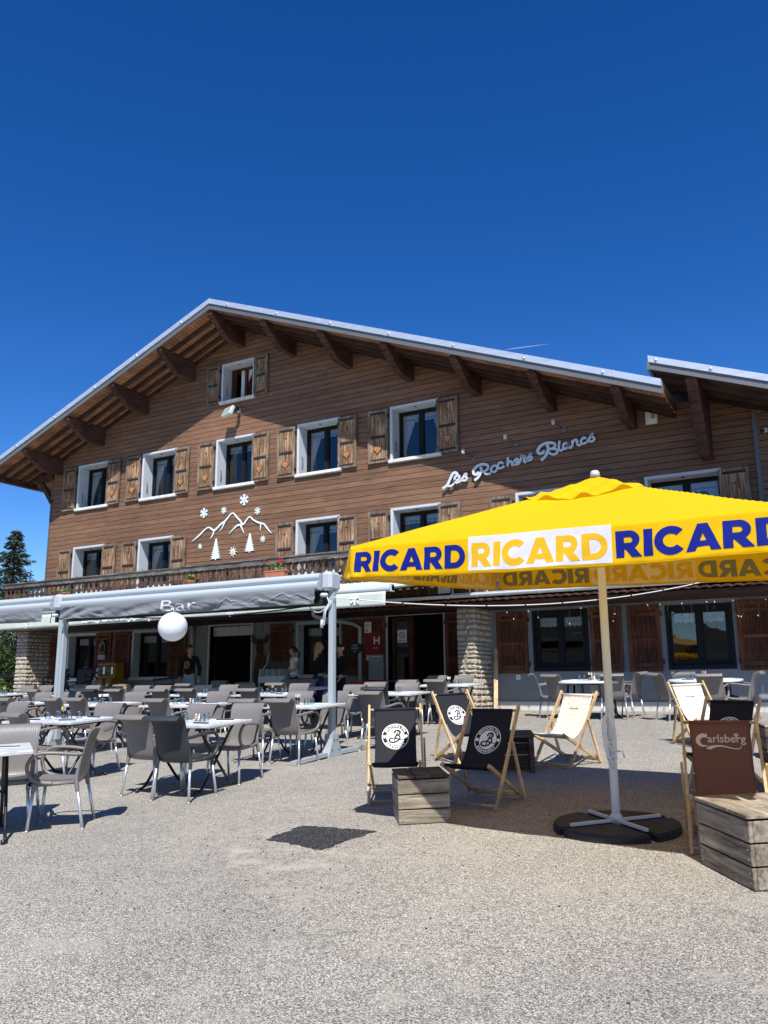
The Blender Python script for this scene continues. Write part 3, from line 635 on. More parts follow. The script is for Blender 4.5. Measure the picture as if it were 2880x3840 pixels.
def shutter(x, z, wd, ht, side, lowr=False, deco=None, open_=.05):
    key = (round(wd, 2), round(ht, 2), lowr)
    if key not in shm: shm[key] = shutter_mesh(wd, ht, lowr)
    y = (D - .03 if not lowr else D) - .06
    a = rnd.uniform(.6, 1.2) * open_
    o = inst('shutter', shm[key][1], hotel, (x, y, z))
    if side < 0: o.location = (x, y - wd * math.sin(a), z); o.rotation_euler = (0, 0, a)      # hinge on its right
    else: o.rotation_euler = (0, 0, -a)
    for me in (shm[key][0], *shm[key][2:]): inst(me.name.split('.')[0], me, o)
    if deco == 'heart': inst('heart_ornament', orn, o, (wd / 2, -.012, ht * .25)); inst('heart_scroll', scr, o, (wd / 2, -.016, ht * .25))
    if deco == 'fir': inst('fir_ornament', fir, o, (wd / 2, -.004, ht * .42))
    for zz in (.2, ht - .2):
        xx = wd if side < 0 else 0; MB().box(xx - .02, xx + .035, .0, .06, zz - .05, zz + .05).build('hinge', m_black, o)
    return o
for x0, x1, z0, z1, kind in wins:
    if kind == 'attic': shutter(x0 - .09 - .52, z0 - .05, .50, 1.24, -1, deco='fir'); shutter(x1 + .08, z0 - .05, .50, 1.24, 1, deco='fir'); continue
    dc = 'heart' if z0 > 7 else None
    shutter(x0 - .09 - .62, z0 - .05, .60, 1.48, -1, deco=dc)
    shutter(x1 - .03, z0 - .05, .62, 1.48, 1, deco=dc)
for x0, x1 in ((-23.0, -22.32), (-20.93, -20.22), (-20.1, -19.42), (-17.85, -17.14), (-14.1, -13.36), (-11.75, -11.1), (-7.43, -6.67), (-5.2, -4.49), (-4.37, -3.67), (-2.14, -1.40)):
    shutter(x0, 1.81, x1 - x0, 1.42, 1 if x0 in (-20.93, -17.85, -11.75, -5.2, -2.14) else -1, True, open_=.03)
for x0, x1 in ((-11.1, -10.46), (-8.79, -8.1)): shutter(x0, 1.12, x1 - x0, 2.14, 1 if x0 > -10 else -1, True, open_=.02)
# doors
for x0, x1, z0, z1, _ in doors:
    o = MB().box(x0 - .06, x0, D - .03, D + .3, z0, z1 + .06).box(x1, x1 + .06, D - .03, D + .3, z0, z1 + .06).box(x0, x1, D - .03, D + .3, z1, z1 + .06).build('door', m_white, hotel)
    if x0 < -12:
        MB().box(x0 + .02, x1 - .02, D + .12, D + .2, z1 - .28, z1 - .02).build('shutter_box', m_printp, o)
        MB().box(x0 + .02, x0 + .12, D + .15, D + .22, z0, z1 - .28).box(x1 - .12, x1 - .02, D + .15, D + .22, z0, z1 - .28).build('frame', m_frame, o)
    else:
        MB().box(x0 + .02, x0 + .1, D + .18, D + .26, z0, z1 - .02).box(x0 + .5, x0 + .62, D + .18, D + .26, z0, z1 - .02).box(x0 + .1, x0 + .5, D + .18, D + .26, z1 - .12, z1 - .02).build('frame', m_shutlow, o)
        MB().add([(x0 + .1, D + .22, z0 + .1), (x0 + .5, D + .22, z0 + .1), (x0 + .5, D + .22, z1 - .12), (x0 + .1, D + .22, z1 - .12)], [(0, 1, 2, 3)]).build('pane', m_glass, o)
        q = MB().box(x0 + .18, x0 + .45, D + .17, D + .178, 2.62, 2.94).build('notice', m_paper, o)
        MB().tube([(x0 + .315 + .07 * math.cos(t / 4), D + .165, 2.81 + .07 * math.sin(t / 4)) for t in range(26)], .008, 5).tube([(x0 + .27, D + .165, 2.86), (x0 + .36, D + .165, 2.76)], .008, 5).build('no_smoking_symbol', m_redp, o)
        MB().box(x0 + .2, x0 + .42, D + .166, D + .17, 2.65, 2.665).box(x0 + .22, x0 + .4, D + .166, D + .17, 2.68, 2.69).build('notice_text', m_black, o)
    MB().tube([(x0 + .03, D + .02, 1.9), (x0 + .07, D - .02, 1.95), (x0 + .07, D - .02, 2.3), (x0 + .03, D + .02, 2.35)], .01, 6).build('handle', m_black, o)

# ---- roof
def roofpart(mb, f0, f1, t0, t1, xa, xb, y0, y1):       # slab between two heights following both slopes
    for a, b in ((xa, RX), (RX, xb)):
        if a >= b: continue
        vs = [(x, y, zr(x) + t) for t in (t0, t1) for y in (y0, y1) for x in (a, b)]
        mb.add(vs, [(0, 2, 3, 1), (4, 5, 7, 6), (0, 1, 5, 4), (2, 6, 7, 3), (0, 4, 6, 2), (1, 3, 7, 5)])
XL, XR = -24.95, -2.98
roof = MB(); roofpart(roof, 0, 0, .17, .30, XL, XR, YF + .02, 33.5); roof = roof.build('roof', m_flash, hotel)
mb = MB(); roofpart(mb, 0, 0, .02, .165, XL + .02, XR, YF + .06, 33.4); mb.build('soffit', m_soffit, roof)
mb = MB(); roofpart(mb, 0, 0, 0, .155, XL, XR, YF, YF + .045)
mb.box(XL - .03, XL + .02, YF, 33.5, zr(XL) - .03, zr(XL) + .16); mb.build('fascia', m_fascia, roof)
mb = MB(); roofpart(mb, 0, 0, .158, .31, XL, XR, YF - .035, YF + .01)
nseg = 11
for k in range(-5, 8):
    x = RX + k * 1.9
    if XL < x < XR: mb.box(x - .01, x + .03, YF - .042, YF - .03, zr(x) + .158, zr(x) + .305)
mb.build('flashing', m_flash, roof)
mb = MB()
for k in range(-6, 9):
    x = RX + .7 + k * 1.75
    if XL < x < XR: mb.tube([(x, YF - .035, zr(x) + .22), (x, YF - .055, zr(x) + .22)], .03, 8)
mb.build('fixing', m_alu, roof)
for yy in (17.5, 17.9, 18.3, 18.64):
    mb = MB(); roofpart(mb, 0, 0, -.10, .018, XL + .1, XR - .02, yy, yy + .09); mb.build('rafter', m_rafter, roof)
mb = MB()                                              # soffit board joints, real grooves as thin battens across
x = XL + .1
while x < XR - .1:
    mb.box(x, x + .006, YF + .1, D, zr(x) + .012, zr(x) + .021); x += .115
mb.build('soffit_joints', m_rafter, roof)
mb = MB(); mb.tube([(XL - .09, YF - .02, zr(XL) - .0), (XL - .09, 33, zr(XL) - .0)], .07, 10); mb.build('gutter', m_fascia, roof)
def bracket(x, top, H=.57, run=.72, wd=.19, parent=None, nst=5, mat_=None):
    poly = [(YF + .06, top), (YF + .06, top - .09)]
    for k in range(nst):
        y = YF + .06 + (run + .02) * (k + 1) / nst; z = top - .09 - (H - .09) * (k + 1) / nst
        poly.append((y - .035, z + .02)); poly.append((y, z + .02)) if k < nst - 1 else poly.append((y, z)); 
        if k < nst - 1: poly.append((y, z - .012))
    poly += [(D - .03, top - H), (D - .03, top + .0)]
    mb = MB(); n = len(poly)
    mb.prism(poly, lambda y, z: (x - wd / 2, y, z), (wd, 0, 0)); return mb.build('roof_bracket', m_bracket, roof)
for x in (-23.15, -21.2, -19.27, -17.33, -15.39, -13.47, -11.55, -9.63, -7.72, -5.8, -3.95): bracket(x, zr(x) - (.0 if x != -15.39 else .04))
mb = MB(); mb.box(-24.3, -23.5, D - .1, D + .1, zr(-23.9) - .40, zr(-23.9) - .18); mb.bar((-24.15, D, zr(-23.9) - .38), (-23.5, D, zr(-23.9) - 1.2), .14, .14); mb.build('eave_brace', m_bracket, roof)
mb = MB(); mb.box(XL + .05, XL + .22, YF + .08, D + .3, zr(XL + .1) - .14, zr(XL + .1) + .02); mb.build('eave_purlin', m_bracket, roof)
# second, higher roof over the wing on the right
z2 = lambda x: 8.01 - .385 * (x + 3.21)
r2 = MB(); X2 = 5.5
def slab2(mb, xa, xb, y0, y1, t0, t1):
    vs = [(x, y, z2(x) + t) for t in (t0, t1) for y in (y0, y1) for x in (xa, xb)]
    mb.add(vs, [(0, 2, 3, 1), (4, 5, 7, 6), (0, 1, 5, 4), (2, 6, 7, 3), (0, 4, 6, 2), (1, 3, 7, 5)])
slab2(r2, -3.2, X2, YF + .02, 33, .15, .28); r2 = r2.build('wing_roof', m_flash, hotel)
mb = MB(); slab2(mb, -3.18, X2, YF + .06, 33, .02, .145); mb.build('soffit', m_rafter, r2)
mb = MB(); slab2(mb, -3.21, X2, YF, YF + .045, 0, .145); mb.build('fascia', m_fascia, r2)
mb = MB(); slab2(mb, -3.21, X2, YF - .035, YF + .01, .148, .29); mb.build('flashing', m_flash, r2)
mb = MB(); mb.box(-3.245, -3.18, YF - .03, 33, z2(-3.2) - .02, z2(-3.2) + .15); mb.build('verge_board', m_fascia, r2)
mb = MB()
for x in (-3.05, -2.0, -.55, .85): mb.tube([(x, YF - .035, z2(x) + .215), (x, YF - .055, z2(x) + .215)], .03, 8)
mb.build('fixing', m_alu, r2)
for yy in (17.5, 17.95, 18.4):
    mb = MB(); slab2(mb, -3.15, X2, yy, yy + .09, -.10, .018); mb.build('rafter', m_rafter, r2)
bracket(-2.4, z2(-2.4), 1.42, .95, .22, nst=7); bracket(1.2, z2(1.2), 1.42, .95, .22, nst=7)

# ---- balcony
bal = MB().box(-23.6, 6, 17.35, D - .05, 3.62, 3.76).build('balcony', m_rail, hotel)
rm = MB()
rm.box(-23.7, -16.1, 17.16, 17.33, 4.76, 4.80, bev=.006); rm.box(-16.08, 6, 17.16, 17.33, 4.775, 4.815, bev=.006)
rm.build('handrail', m_rail, bal)
sk = MB(); n = 520
def skirt(u, v):
    x = -23.65 + 29.6 * u; return (x, 17.19, 4.76 - v * (.095 + .028 * abs(math.sin(x * math.pi / .21)) ** .7))
def skb(u, v):
    p_ = skirt(u, v); return (Vector(p_), Vector((0, -1, 0)))
sk.slab(n, 1, skb, .018, False); sk.build('scalloped_rail_board', m_rail, bal)
MB().box(-23.6, 6, 17.22, 17.25, 3.78, 3.85).build('lower_rail', m_rail, bal)
prof = [(0, .075), (.04, .098), (.08, .098), (.12, .07), (.17, .055), (.22, .07), (.26, .098), (.33, .100), (.40, .085), (.46, .055), (.50, .05), (.54, .085), (.57, .098), (.62, .07), (.66, .042), (.70, .035), (.76, .055), (.80, .092), (.84, .092), (.88, .055), (.92, .030), (.98, .045), (1.02, .09), (1.14, .10)]
def balmesh():
    mb = MB(); L_ = [(-h, z) for z, h in prof]; R_ = [(h, z) for z, h in reversed(prof)]; poly = L_[::-1] + [] + R_[::-1]
    k = len(prof); vs = [(-h, 0, z) for z, h in prof] + [(h, 0, z) for z, h in prof]; vs2 = [(x, .022, z) for x, y, z in vs]
    fs = []
    for i in range(k - 1): fs += [(i, k + i, k + i + 1, i + 1), (2 * k + i + 1, 3 * k + i + 1, 3 * k + i, 2 * k + i), (i, i + 1, 2 * k + i + 1, 2 * k + i), (k + i + 1, k + i, 3 * k + i, 3 * k + i + 1)]
    fs += [(0, 2 * k, 3 * k, k)]
    mb.add(vs + vs2, fs); return mb.mesh('baluster', m_bal)
bme = balmesh(); x = -23.5; nb = 0
while x < -6.9:
    if nb < 92: inst('baluster', bme, bal, (x, 17.235 + rnd.uniform(-.004, .004), 3.58)); 
    x += .208; nb += 1
mb = MB()
while x < 6:
    k = len(prof)
    mb.box(x - .095, x + .095, 17.235, 17.257, 3.58, 4.72); x += .208
tag(mb.build('balustrade', m_bal, bal), kind='stuff')
MB().box(-8.25, -7.95, 17.20, 17.23, 3.6, 4.6).build('white_board', m_white, bal)
for x in (-23.55, -20.6, -17.6, -14.6, -11.6, -8.6, -5.6):
    MB().box(x - .05, x + .05, 17.27, 17.37, 3.6, 4.76).build('rail_post', m_bal, bal)
# white metal railing above the gutter, gutter, tiles
mb = MB(); mb.box(-7.9, -2.1, 17.12, 17.15, 3.545, 3.565)
x = -7.85
while x < -2.1: mb.box(x - .01, x + .01, 17.125, 17.145, 3.565, 3.72); x += .42
mb.build('white_railing', m_white, bal)
def canopy(u, v):
    x = -16.5 + 15.4 * u; y = 17.22 + 1.4 * v; return (Vector((x, y, 3.40 + .2 * v + .028 * abs(math.sin(x * math.pi / .2)))), Vector((0, 0, 1)))
MB().slab(460, 2, canopy, .03, False).build('tiled_canopy', m_tile, hotel)
MB().box(-23.4, -1.1, 17.3, D, 3.30, 3.36).build('canopy_boards', m_rafter, hotel)
def gut(u, v):
    x = -12.6 + 11.8 * u; a = math.pi * (1.0 + v); return (Vector((x, 17.14 + .065 * math.cos(a), 3.535 + .07 * math.sin(a))), Vector((0, -math.cos(a), -math.sin(a))) * -1)
gt = MB().slab(4, 8, gut, .004).build('gutter', m_gutter, hotel)
for k in range(16):
    x = -12.3 + k * .72
    MB().tube([(x, 17.14 + .073 * math.cos(t), 3.535 + .078 * math.sin(t)) for t in [math.pi + .31 * q for q in range(11)]], .009, 5).build('gutter_bracket', m_gutter, gt)
MB().tube([(-11.65, 17.16, 3.48), (-11.65, 17.16, 3.26), (-11.6, 17.25, 3.22), (-11.3, 18.4, 3.12), (-11.2, D - .08, 3.02), (-11.2, D - .08, 1.0)], .05, 10).build('downpipe', m_gutter, hotel)
MB().tube([(-16.9, D - .08, 3.3), (-16.9, D - .08, 1.0)], .05, 10).build('downpipe', m_gutter, hotel)

# ---- stone pillars
def stones(x0, x1, y0, y1, z0, z1, name, label, topdark=None):
    th = empty(name, (x0, y0, z0), parent=hotel); core = MB().box(x0 + .02, x1 - .02, y0 + .02, y1, z0, z1).build('mortar', m_mortar, hotel); core.parent = th; core.location = (-x0, -y0, -z0)
    st = MB(); z = z0
    def rock(a, b, c, d, face):
        nx, nz = 7, 4; gap = .014
        bulge = rnd.uniform(.02, .045)
        def f(u, v):
            e = min(u, 1 - u, v, 1 - v); k = min(1, e * 7) ; out_ = bulge * (k ** .5) + (rnd.uniform(-.009, .009) if k > 0 else -.014)
            A = a + gap + (b - a - 2 * gap) * u + (rnd.uniform(-.004, .004)); Z = c + gap + (d - c - 2 * gap) * v + rnd.uniform(-.003, .003)
            return (A, y0 + .02 - out_, Z) if face == 'f' else (x1 - .02 + out_, A, Z)
        st.grid(nx, nz, f, False)
    while z < z1 - .02:
        hgt = min(rnd.uniform(.085, .165), z1 - z)
        a = x0 - .01
        while a < x1 - .03:
            b = min(a + rnd.uniform(.16, .3), x1 + .012)
            if x1 - b < .08: b = x1 + .012
            rock(a, b, z, z + hgt, 'f'); a = b
        a = y0
        while a < y1 - .03:
            b = min(a + rnd.uniform(.14, .32), y1)
            if y1 - b < .08: b = y1
            rock(a, b, z, z + hgt, 's'); a = b
        z += hgt
    o = st.build('stonework', m_stone, th); o.location = (-x0, -y0, -z0)
stones(-8.06, -7.60, 17.75, D, .8, 3.4, 'stone_pillar', '')
stones(-23.55, -23.05, 17.8, D, .8, 3.4, 'stone_pillar', '')

# ---- things on the facade
sg = MB()
SCRIPT = [[(-8.729, 6.412), (-8.598, 6.489), (-8.524, 6.613), (-8.434, 6.767), (-8.349, 6.777), (-8.317, 6.72)], [(-8.599, 6.476), (-8.499, 6.45), (-8.413, 6.506)], [(-8.411, 6.578), (-8.312, 6.586), (-8.26, 6.633), (-8.275, 6.688), (-8.337, 6.696), (-8.39, 6.636), (-8.384, 6.542), (-8.313, 6.52), (-8.214, 6.56)], [(-8.214, 6.56), (-8.112, 6.693), (-8.07, 6.709), (-8.086, 6.637), (-8.053, 6.593), (-8.102, 6.546), (-8.186, 6.557)], [(-7.853, 6.514), (-7.754, 6.58), (-7.682, 6.689), (-7.665, 6.792), (-7.697, 6.817)], [(-7.499, 6.861), (-7.634, 6.898), (-7.773, 6.865), (-7.873, 6.767), (-7.862, 6.681), (-7.793, 6.664), (-7.736, 6.723)], [(-7.634, 6.898), (-7.499, 6.861), (-7.482, 6.78), (-7.558, 6.72), (-7.64, 6.71)], [(-7.613, 6.719), (-7.534, 6.638), (-7.411, 6.64)], [(-7.323, 6.829), (-7.252, 6.788), (-7.249, 6.73), (-7.316, 6.661), (-7.396, 6.69), (-7.399, 6.756), (-7.323, 6.829)], [(-7.081, 6.838), (-7.16, 6.88), (-7.23, 6.811), (-7.205, 6.738), (-7.125, 6.74), (-7.057, 6.775)], [(-6.955, 6.981), (-6.966, 6.853), (-6.978, 6.751)], [(-6.967, 6.827), (-6.906, 6.876), (-6.86, 6.838), (-6.858, 6.773), (-6.805, 6.779)], [(-6.804, 6.804), (-6.71, 6.838), (-6.695, 6.892), (-6.76, 6.902), (-6.802, 6.83), (-6.765, 6.773), (-6.673, 6.786)], [(-6.673, 6.786), (-6.615, 6.92), (-6.60, 6.985), (-6.575, 6.93), (-6.515, 6.945), (-6.545, 6.86), (-6.545, 6.80), (-6.489, 6.817)], [(-6.489, 6.817), (-6.405, 6.954), (-6.373, 6.98), (-6.386, 6.913), (-6.346, 6.882), (-6.397, 6.83), (-6.475, 6.836)], [(-6.129, 6.787), (-6.024, 6.861), (-5.954, 6.991), (-5.936, 7.103), (-5.98, 7.135)], [(-5.782, 7.156), (-5.932, 7.191), (-6.087, 7.159), (-6.194, 7.052), (-6.172, 6.967), (-6.083, 6.959), (-6.029, 7.015)], [(-5.932, 7.191), (-5.782, 7.156), (-5.768, 7.078), (-5.864, 7.034), (-5.927, 7.038)], [(-5.864, 7.034), (-5.747, 7.006), (-5.718, 6.931), (-5.795, 6.887), (-5.895, 6.919), (-5.942, 6.977)], [(-5.654, 7.2), (-5.673, 7.076), (-5.672, 6.988), (-5.629, 6.956), (-5.565, 6.99)], [(-5.46, 7.1), (-5.533, 7.118), (-5.574, 7.049), (-5.54, 6.988), (-5.469, 7.016), (-5.444, 7.113), (-5.444, 7.022), (-5.403, 6.993), (-5.352, 7.028)], [(-5.345, 7.165), (-5.345, 7.015)], [(-5.34, 7.114), (-5.27, 7.172), (-5.235, 7.136), (-5.235, 7.061), (-5.193, 7.017), (-5.142, 7.047)], [(-5.015, 7.157), (-5.074, 7.186), (-5.138, 7.121), (-5.118, 7.051), (-5.045, 7.052), (-4.982, 7.085)], [(-4.982, 7.085), (-4.89, 7.22), (-4.859, 7.245), (-4.873, 7.18), (-4.822, 7.135), (-4.862, 7.074), (-4.947, 7.075)]]
for i, s_ in enumerate(SCRIPT): ribbon(sg, s_, XZ(D - .14 + .0008 * (i % 4)), (0, .035, 0), .052 if i not in (0, 4, 5, 15, 16) else .066)
sgo = sg.build('hotel_name_sign', m_sign); tag(sgo, 'slanting silver script lettering reading Les Rochers Blancs on the brown facade', 'sign')
mb = MB()
for x, z in ((-8.45, 6.55), (-7.6, 6.75), (-6.9, 6.85), (-6.0, 7.0), (-5.3, 7.06)): mb.tube([(x, D - .1, z), (x, D - .03, z)], .012, 6)
mb.build('spacer', m_black, sgo)
MOUNT = [[(-17.072, 5.827, 0.012), (-16.808, 5.986, 0.041), (-16.59, 6.141, 0.032), (-16.436, 6.189, 0.032), (-16.231, 6.082, 0.046), (-16.017, 6.225, 0.046), (-15.803, 6.342, 0.041), (-15.635, 6.498, 0.032), (-15.528, 6.521, 0.029), (-15.415, 6.406, 0.041), (-15.283, 6.288, 0.035), (-15.159, 6.156, 0.046), (-15.027, 6.279, 0.035), (-14.924, 6.354, 0.029), (-14.795, 6.255, 0.035), (-14.646, 6.172, 0.041), (-14.52, 6.125, 0.041), (-14.395, 6.079, 0.035), (-14.268, 5.932, 0.035), (-14.134, 5.795, 0.009)], [(-16.231, 6.089, 0.041), (-16.291, 5.938, 0.035), (-16.375, 5.841, 0.009)], [(-15.824, 6.327, 0.035), (-15.926, 6.146, 0.029), (-16.03, 6.031, 0.009)], [(-15.159, 6.156, 0.041), (-15.363, 6.142, 0.041), (-15.53, 6.038, 0.026), (-15.664, 5.92, 0.009)], [(-15.243, 6.13, 0.041), (-15.119, 5.889, 0.009)], [(-14.52, 6.108, 0.035), (-14.535, 5.914, 0.009)]]
em = empty('wall_emblem', (-15.6, D - .05, 6.0), label='white cut-out emblem of mountains, snowflakes, fir trees and edelweiss on the brown wall', cat='wall decoration')
def emb(mb, nm, ma):
    o = mb.build(nm, ma, em); o.location = (15.6, -(D - .05), -6.0); return o
mb = MB()
for i, s_ in enumerate(MOUNT): ribbon(mb, [(a, b, c * 1.25) for a, b, c in s_], XZ(D - .06 + .0007 * i), (0, .015, 0))
emb(mb, 'mountain_outline', m_emblem)
def snowflake(mb, x, z, r, y, d=.012, wd=None):
    wd = wd or r * .13
    for k in range(6):
        a = math.pi / 3 * k + math.pi / 6 * 0; ca, sa = math.sin(a), math.cos(a)
        def P2(t, q): return (x + ca * t + sa * q, z + sa * t - ca * q)
        for i, st in enumerate(([P2(0, 0), P2(r, 0)], [P2(r * .62, 0), P2(r * .9, r * .28)], [P2(r * .62, 0), P2(r * .9, -r * .28)], [P2(r * .30, 0), P2(r * .52, r * .22)], [P2(r * .30, 0), P2(r * .52, -r * .22)])):
            ribbon(mb, st, XZ(y + .0006 * i + .0002 * k), (0, d, 0), wd, smooth=False)
for x, z, r in ((-15.146, 6.881, .17), (-16.66, 6.65, .155), (-15.894, 6.648, .105), (-14.648, 6.495, .11)):
    mb = MB(); snowflake(mb, x, z, r, D - .06); emb(mb, 'snowflake', m_emblem)
for x, z, t in ((-16.15, 5.227, 5.84), (-14.9, 5.345, 5.877)):
    mb = MB(); H_ = t - z; nl = 9; poly = [(x - .02, z - .03)]
    L_ = []
    for k in range(nl):
        zz = z + H_ * k / nl; hw = .185 * (1 - k / nl) + .015; L_.append((hw * rnd.uniform(.9, 1.1), zz + .0)); L_.append((hw * .55, zz + H_ / nl * .55))
    poly = [(x - a, b) for a, b in L_] + [(x, t)] + [(x + a, b) for a, b in reversed(L_)]
    mb.prism(poly, XZ(D - .06), (0, .015, 0)); mb.box(x - .02, x + .02, D - .058, D - .045, z - .04, z + .02); emb(mb, 'fir_silhouette', m_emblem)
for x, z, r in ((-16.76, 5.642, .10), (-15.505, 5.379, .17), (-14.432, 5.656, .12)):
    mb = MB(); mb.prism([(x + a, z + b) for a, b in star2d(9, r, r * .38, .2)], XZ(D - .06), (0, .012, 0)); fl = emb(mb, 'edelweiss', m_emblem)
    mb = MB(); mb.prism([(x + r * .27 * math.cos(t * .6), z + r * .27 * math.sin(t * .6)) for t in range(10)], XZ(D - .068), (0, .008, 0)); q = emb(mb, 'flower_centre', m_yel); q.parent = fl; q.location = (0, 0, 0)
# floodlight
fl = empty('floodlight', (-15.4, D - .03, 9.6), label='square white floodlight on an arm below the attic window', cat='floodlight')
mb = MB(); M_ = Matrix.Translation((-.12, -.42, -.08)) @ Matrix.Rotation(R(-28), 4, 'X') @ Matrix.Rotation(R(-12), 4, 'Z')
mb.box(-.2, .2, -.05, .05, -.16, .16, M=M_, bev=.012); mb.build('housing', m_printp, fl)
MB().box(-.165, .165, -.058, -.05, -.125, .125, M=M_).build('lens', mat('flood_lens', (.62, .66, .62), .15, .5), fl)
MB().box(-.04, .04, -.12, 0, -.04, .12).tube([(0, -.05, .05), (.03, -.3, .08), (-.02, -.36, 0)], .02, 8).build('arm', m_alu, fl)
MB().box(.02, .12, -.32, -.2, -.02, .08).build('sensor', m_frame, fl)
for i, (x, z, lb) in enumerate(((-8.05, 7.22, 'small white spotlight with bracket above the word Les, lowest of three'), (-6.93, 7.43, 'small white spotlight with bracket above the word Rochers, middle of three'), (-5.72, 7.6, 'small white spotlight with bracket above the word Blancs, highest of three'))):
    o = empty('sign_spotlight', (x, D - .03, z), label=lb, cat='spotlight', group='spotlights above the name sign')
    MB().box(.11, .22, -.03, 0, -.17, -.05, bev=.006).build('wall_plate', m_fascia, o)
    MB().tube([(.16, -.03, -.1), (.1, -.2, -.05), (.0, -.3, .0)], .008, 6).build('arm', m_wire, o)
    MB().lathe([(0, .055), (.042, .055), (.045, -.05), (.035, -.06), (0, -.06)], 14, c=(0, -.3, .02)).build('lamp_head', m_printp, o)
o = empty('wall_vent', (-3.53, D - .03, 7.45), label='square white ventilation cover with round grille high on the brown wall', cat='vent')
MB().box(-.13, .13, -.05, 0, -.16, .16, bev=.008).build('cover', m_paper, o)
mb = MB()
for k in range(6): mb.box(.0, .09, -.056, -.05, -.04 + k * .022, -.03 + k * .022)
mb.build('grille', m_frame, o)
o = empty('security_camera', (-1.1, D - .27, 6.65), label='white bullet security camera on the clad wing at the right edge', cat='camera')
MB().tube([(0, 0, .1), (0, -.1, .1), (-.02, -.16, .04)], .02, 8).build('mount', m_white, o); MB().tube([(-.05, -.1, .04), (-.14, -.34, -.03)], .05, 12).build('body', m_white, o); MB().tube([(-.14, -.34, -.03), (-.15, -.38, -.04)], .045, 12).build('lens', m_black, o)
for i, (x, z, lb) in enumerate(((-6.07, 3.40, 'oval bulkhead lamp above the first black window right of the stone pillar'), (-2.95, 3.40, 'oval bulkhead lamp above the far right black window'), (-9.6, 3.42, 'oval bulkhead lamp over the open dark doorway'), (-12.6, 3.42, 'oval bulkhead lamp over the curtained window beside the downpipe'), (-18.5, 3.42, 'oval bulkhead lamp over the window behind the white balloon'), (-21.4, 3.42, 'oval bulkhead lamp over the leftmost ground floor window'))):
    o = empty('wall_lamp', (x, D, z), label=lb, cat='wall lamp', group='bulkhead lamps under the canopy')
    MB().box(-.15, .15, -.04, 0, -.06, .06, bev=.02).build('base', m_gutter, o)
    M_ = Matrix.Translation((0, -.05, 0)) @ Matrix.Diagonal((1, .45, .42, 1)); MB().lathe([(.0, -.13), (.07, -.11), (.12, -.05), (.13, 0), (.12, .05), (.07, .11), (0, .13)], 16, M=M_ @ Matrix.Rotation(R(90), 4, 'Y')).build('diffuser', m_printp, o)
# flower pots on the balcony
def flowerpot(x, z, kind, label):
    o = empty('flower_pot' if kind < 2 else 'flower_box', (x, 17.08, z), label=label, cat='flower pot')
    if kind < 2: MB().lathe([(0, -.08), (.085, -.08), (.115, .09), (.13, .09), (.13, .13), (.115, .13), (.11, .1), (0, .1)], 18).build('pot', m_pot, o); r = .13
    else: MB().box(-.31, .31, -.1, .1, -.1, .1, bev=.02).box(-.33, .33, -.115, .115, .07, .115, bev=.01).build('trough', m_pot, o); r = .29
    lf, bl = MB(), MB()
    for _ in range(70 if kind else 40):
        px, py, pz = rnd.uniform(-r, r) * (1 if kind == 2 else 1.0), rnd.uniform(-.12, .12), .1 + rnd.random() * (.22 if kind else .12)
        s_ = rnd.uniform(.02, .045); a = rnd.uniform(0, 6.3); n_ = Vector((rnd.uniform(-1, 1), rnd.uniform(-1, 1), rnd.uniform(.2, 1))).normalized(); u_ = n_.orthogonal().normalized(); v_ = n_.cross(u_)
        lf.add([Vector((px, py, pz)) + u_ * s_ * math.cos(t) + v_ * s_ * math.sin(t) for t in (0, 1.26, 2.51, 3.77, 5.03)], [(0, 1, 2, 3, 4)])
        if kind and rnd.random() < .14:
            q = Vector((px, py - .03, pz + .08))
            for _k in range(5):
                w2 = q + Vector((rnd.uniform(-.025, .025),) * 1 + (rnd.uniform(-.02, .02), rnd.uniform(-.025, .025))); bl.add([w2 + Vector((.016 * math.cos(t), -.004, .016 * math.sin(t))) for t in (0, 1.26, 2.51, 3.77, 5.03)], [(0, 1, 2, 3, 4)])
    for _ in range(12):
        px = rnd.uniform(-r, r) * .7; lf.tube([(px * .4, 0, .08), (px, rnd.uniform(-.1, .1), .26)], .005, 4)
    lf.build('foliage', m_leafp, o)
    if bl.v: bl.build('blossom', m_red, o)
    MB().tube([(-.12, .12, .1), (-.13, .14, .2)], .006, 5).tube([(.12, .12, .1), (.13, .14, .2)], .006, 5).build('hook', m_black, o)
flowerpot(-20.55, 4.22, 0, 'small terracotta pot with a sparse green plant hung on the left of the balcony rail')
flowerpot(-15.6, 4.24, 1, 'round terracotta pot with red geraniums hung on the balcony below the mountain emblem')
flowerpot(-12.75, 4.33, 2, 'long terracotta trough with red geraniums hung on the balcony')
# cables and fairy lights
def sag(a, b, s_, n=14): return [Vector(a).lerp(Vector(b), t / n) - Vector((0, 0, s_ * 4 * (t / n) * (1 - t / n))) for t in range(n + 1)]
o = MB().tube(sag((-6.7, 10.4, 2.83), (-1.9, 17.2, 3.62), .33, 30), .009, 6).build('festoon_cable', m_cable); tag(o, 'white cable sagging from the awning post across to the right of the house', 'cable')
mb = MB()
for k, p_ in enumerate(sag((-6.7, 10.4, 2.83), (-1.9, 17.2, 3.62), .33, 22)):
    if k % 2: mb.tube([p_ + Vector((-.02, -.01, 0)), p_ + Vector((.02, .01, .003))], .013, 6)
mb.build('cable_clip', m_black, o)
fy = empty('icicle_fairy_lights', (-4.5, 17.3, 3.35), label='dark wired icicle fairy lights hanging below the gutter in front of the right wall', cat='string lights')
wm, bm_ = MB(), MB().tube([(0, 0, 0), (.012, 0, -.035)], .009, 6).mesh('bulb', m_bulb); nbulb = 0
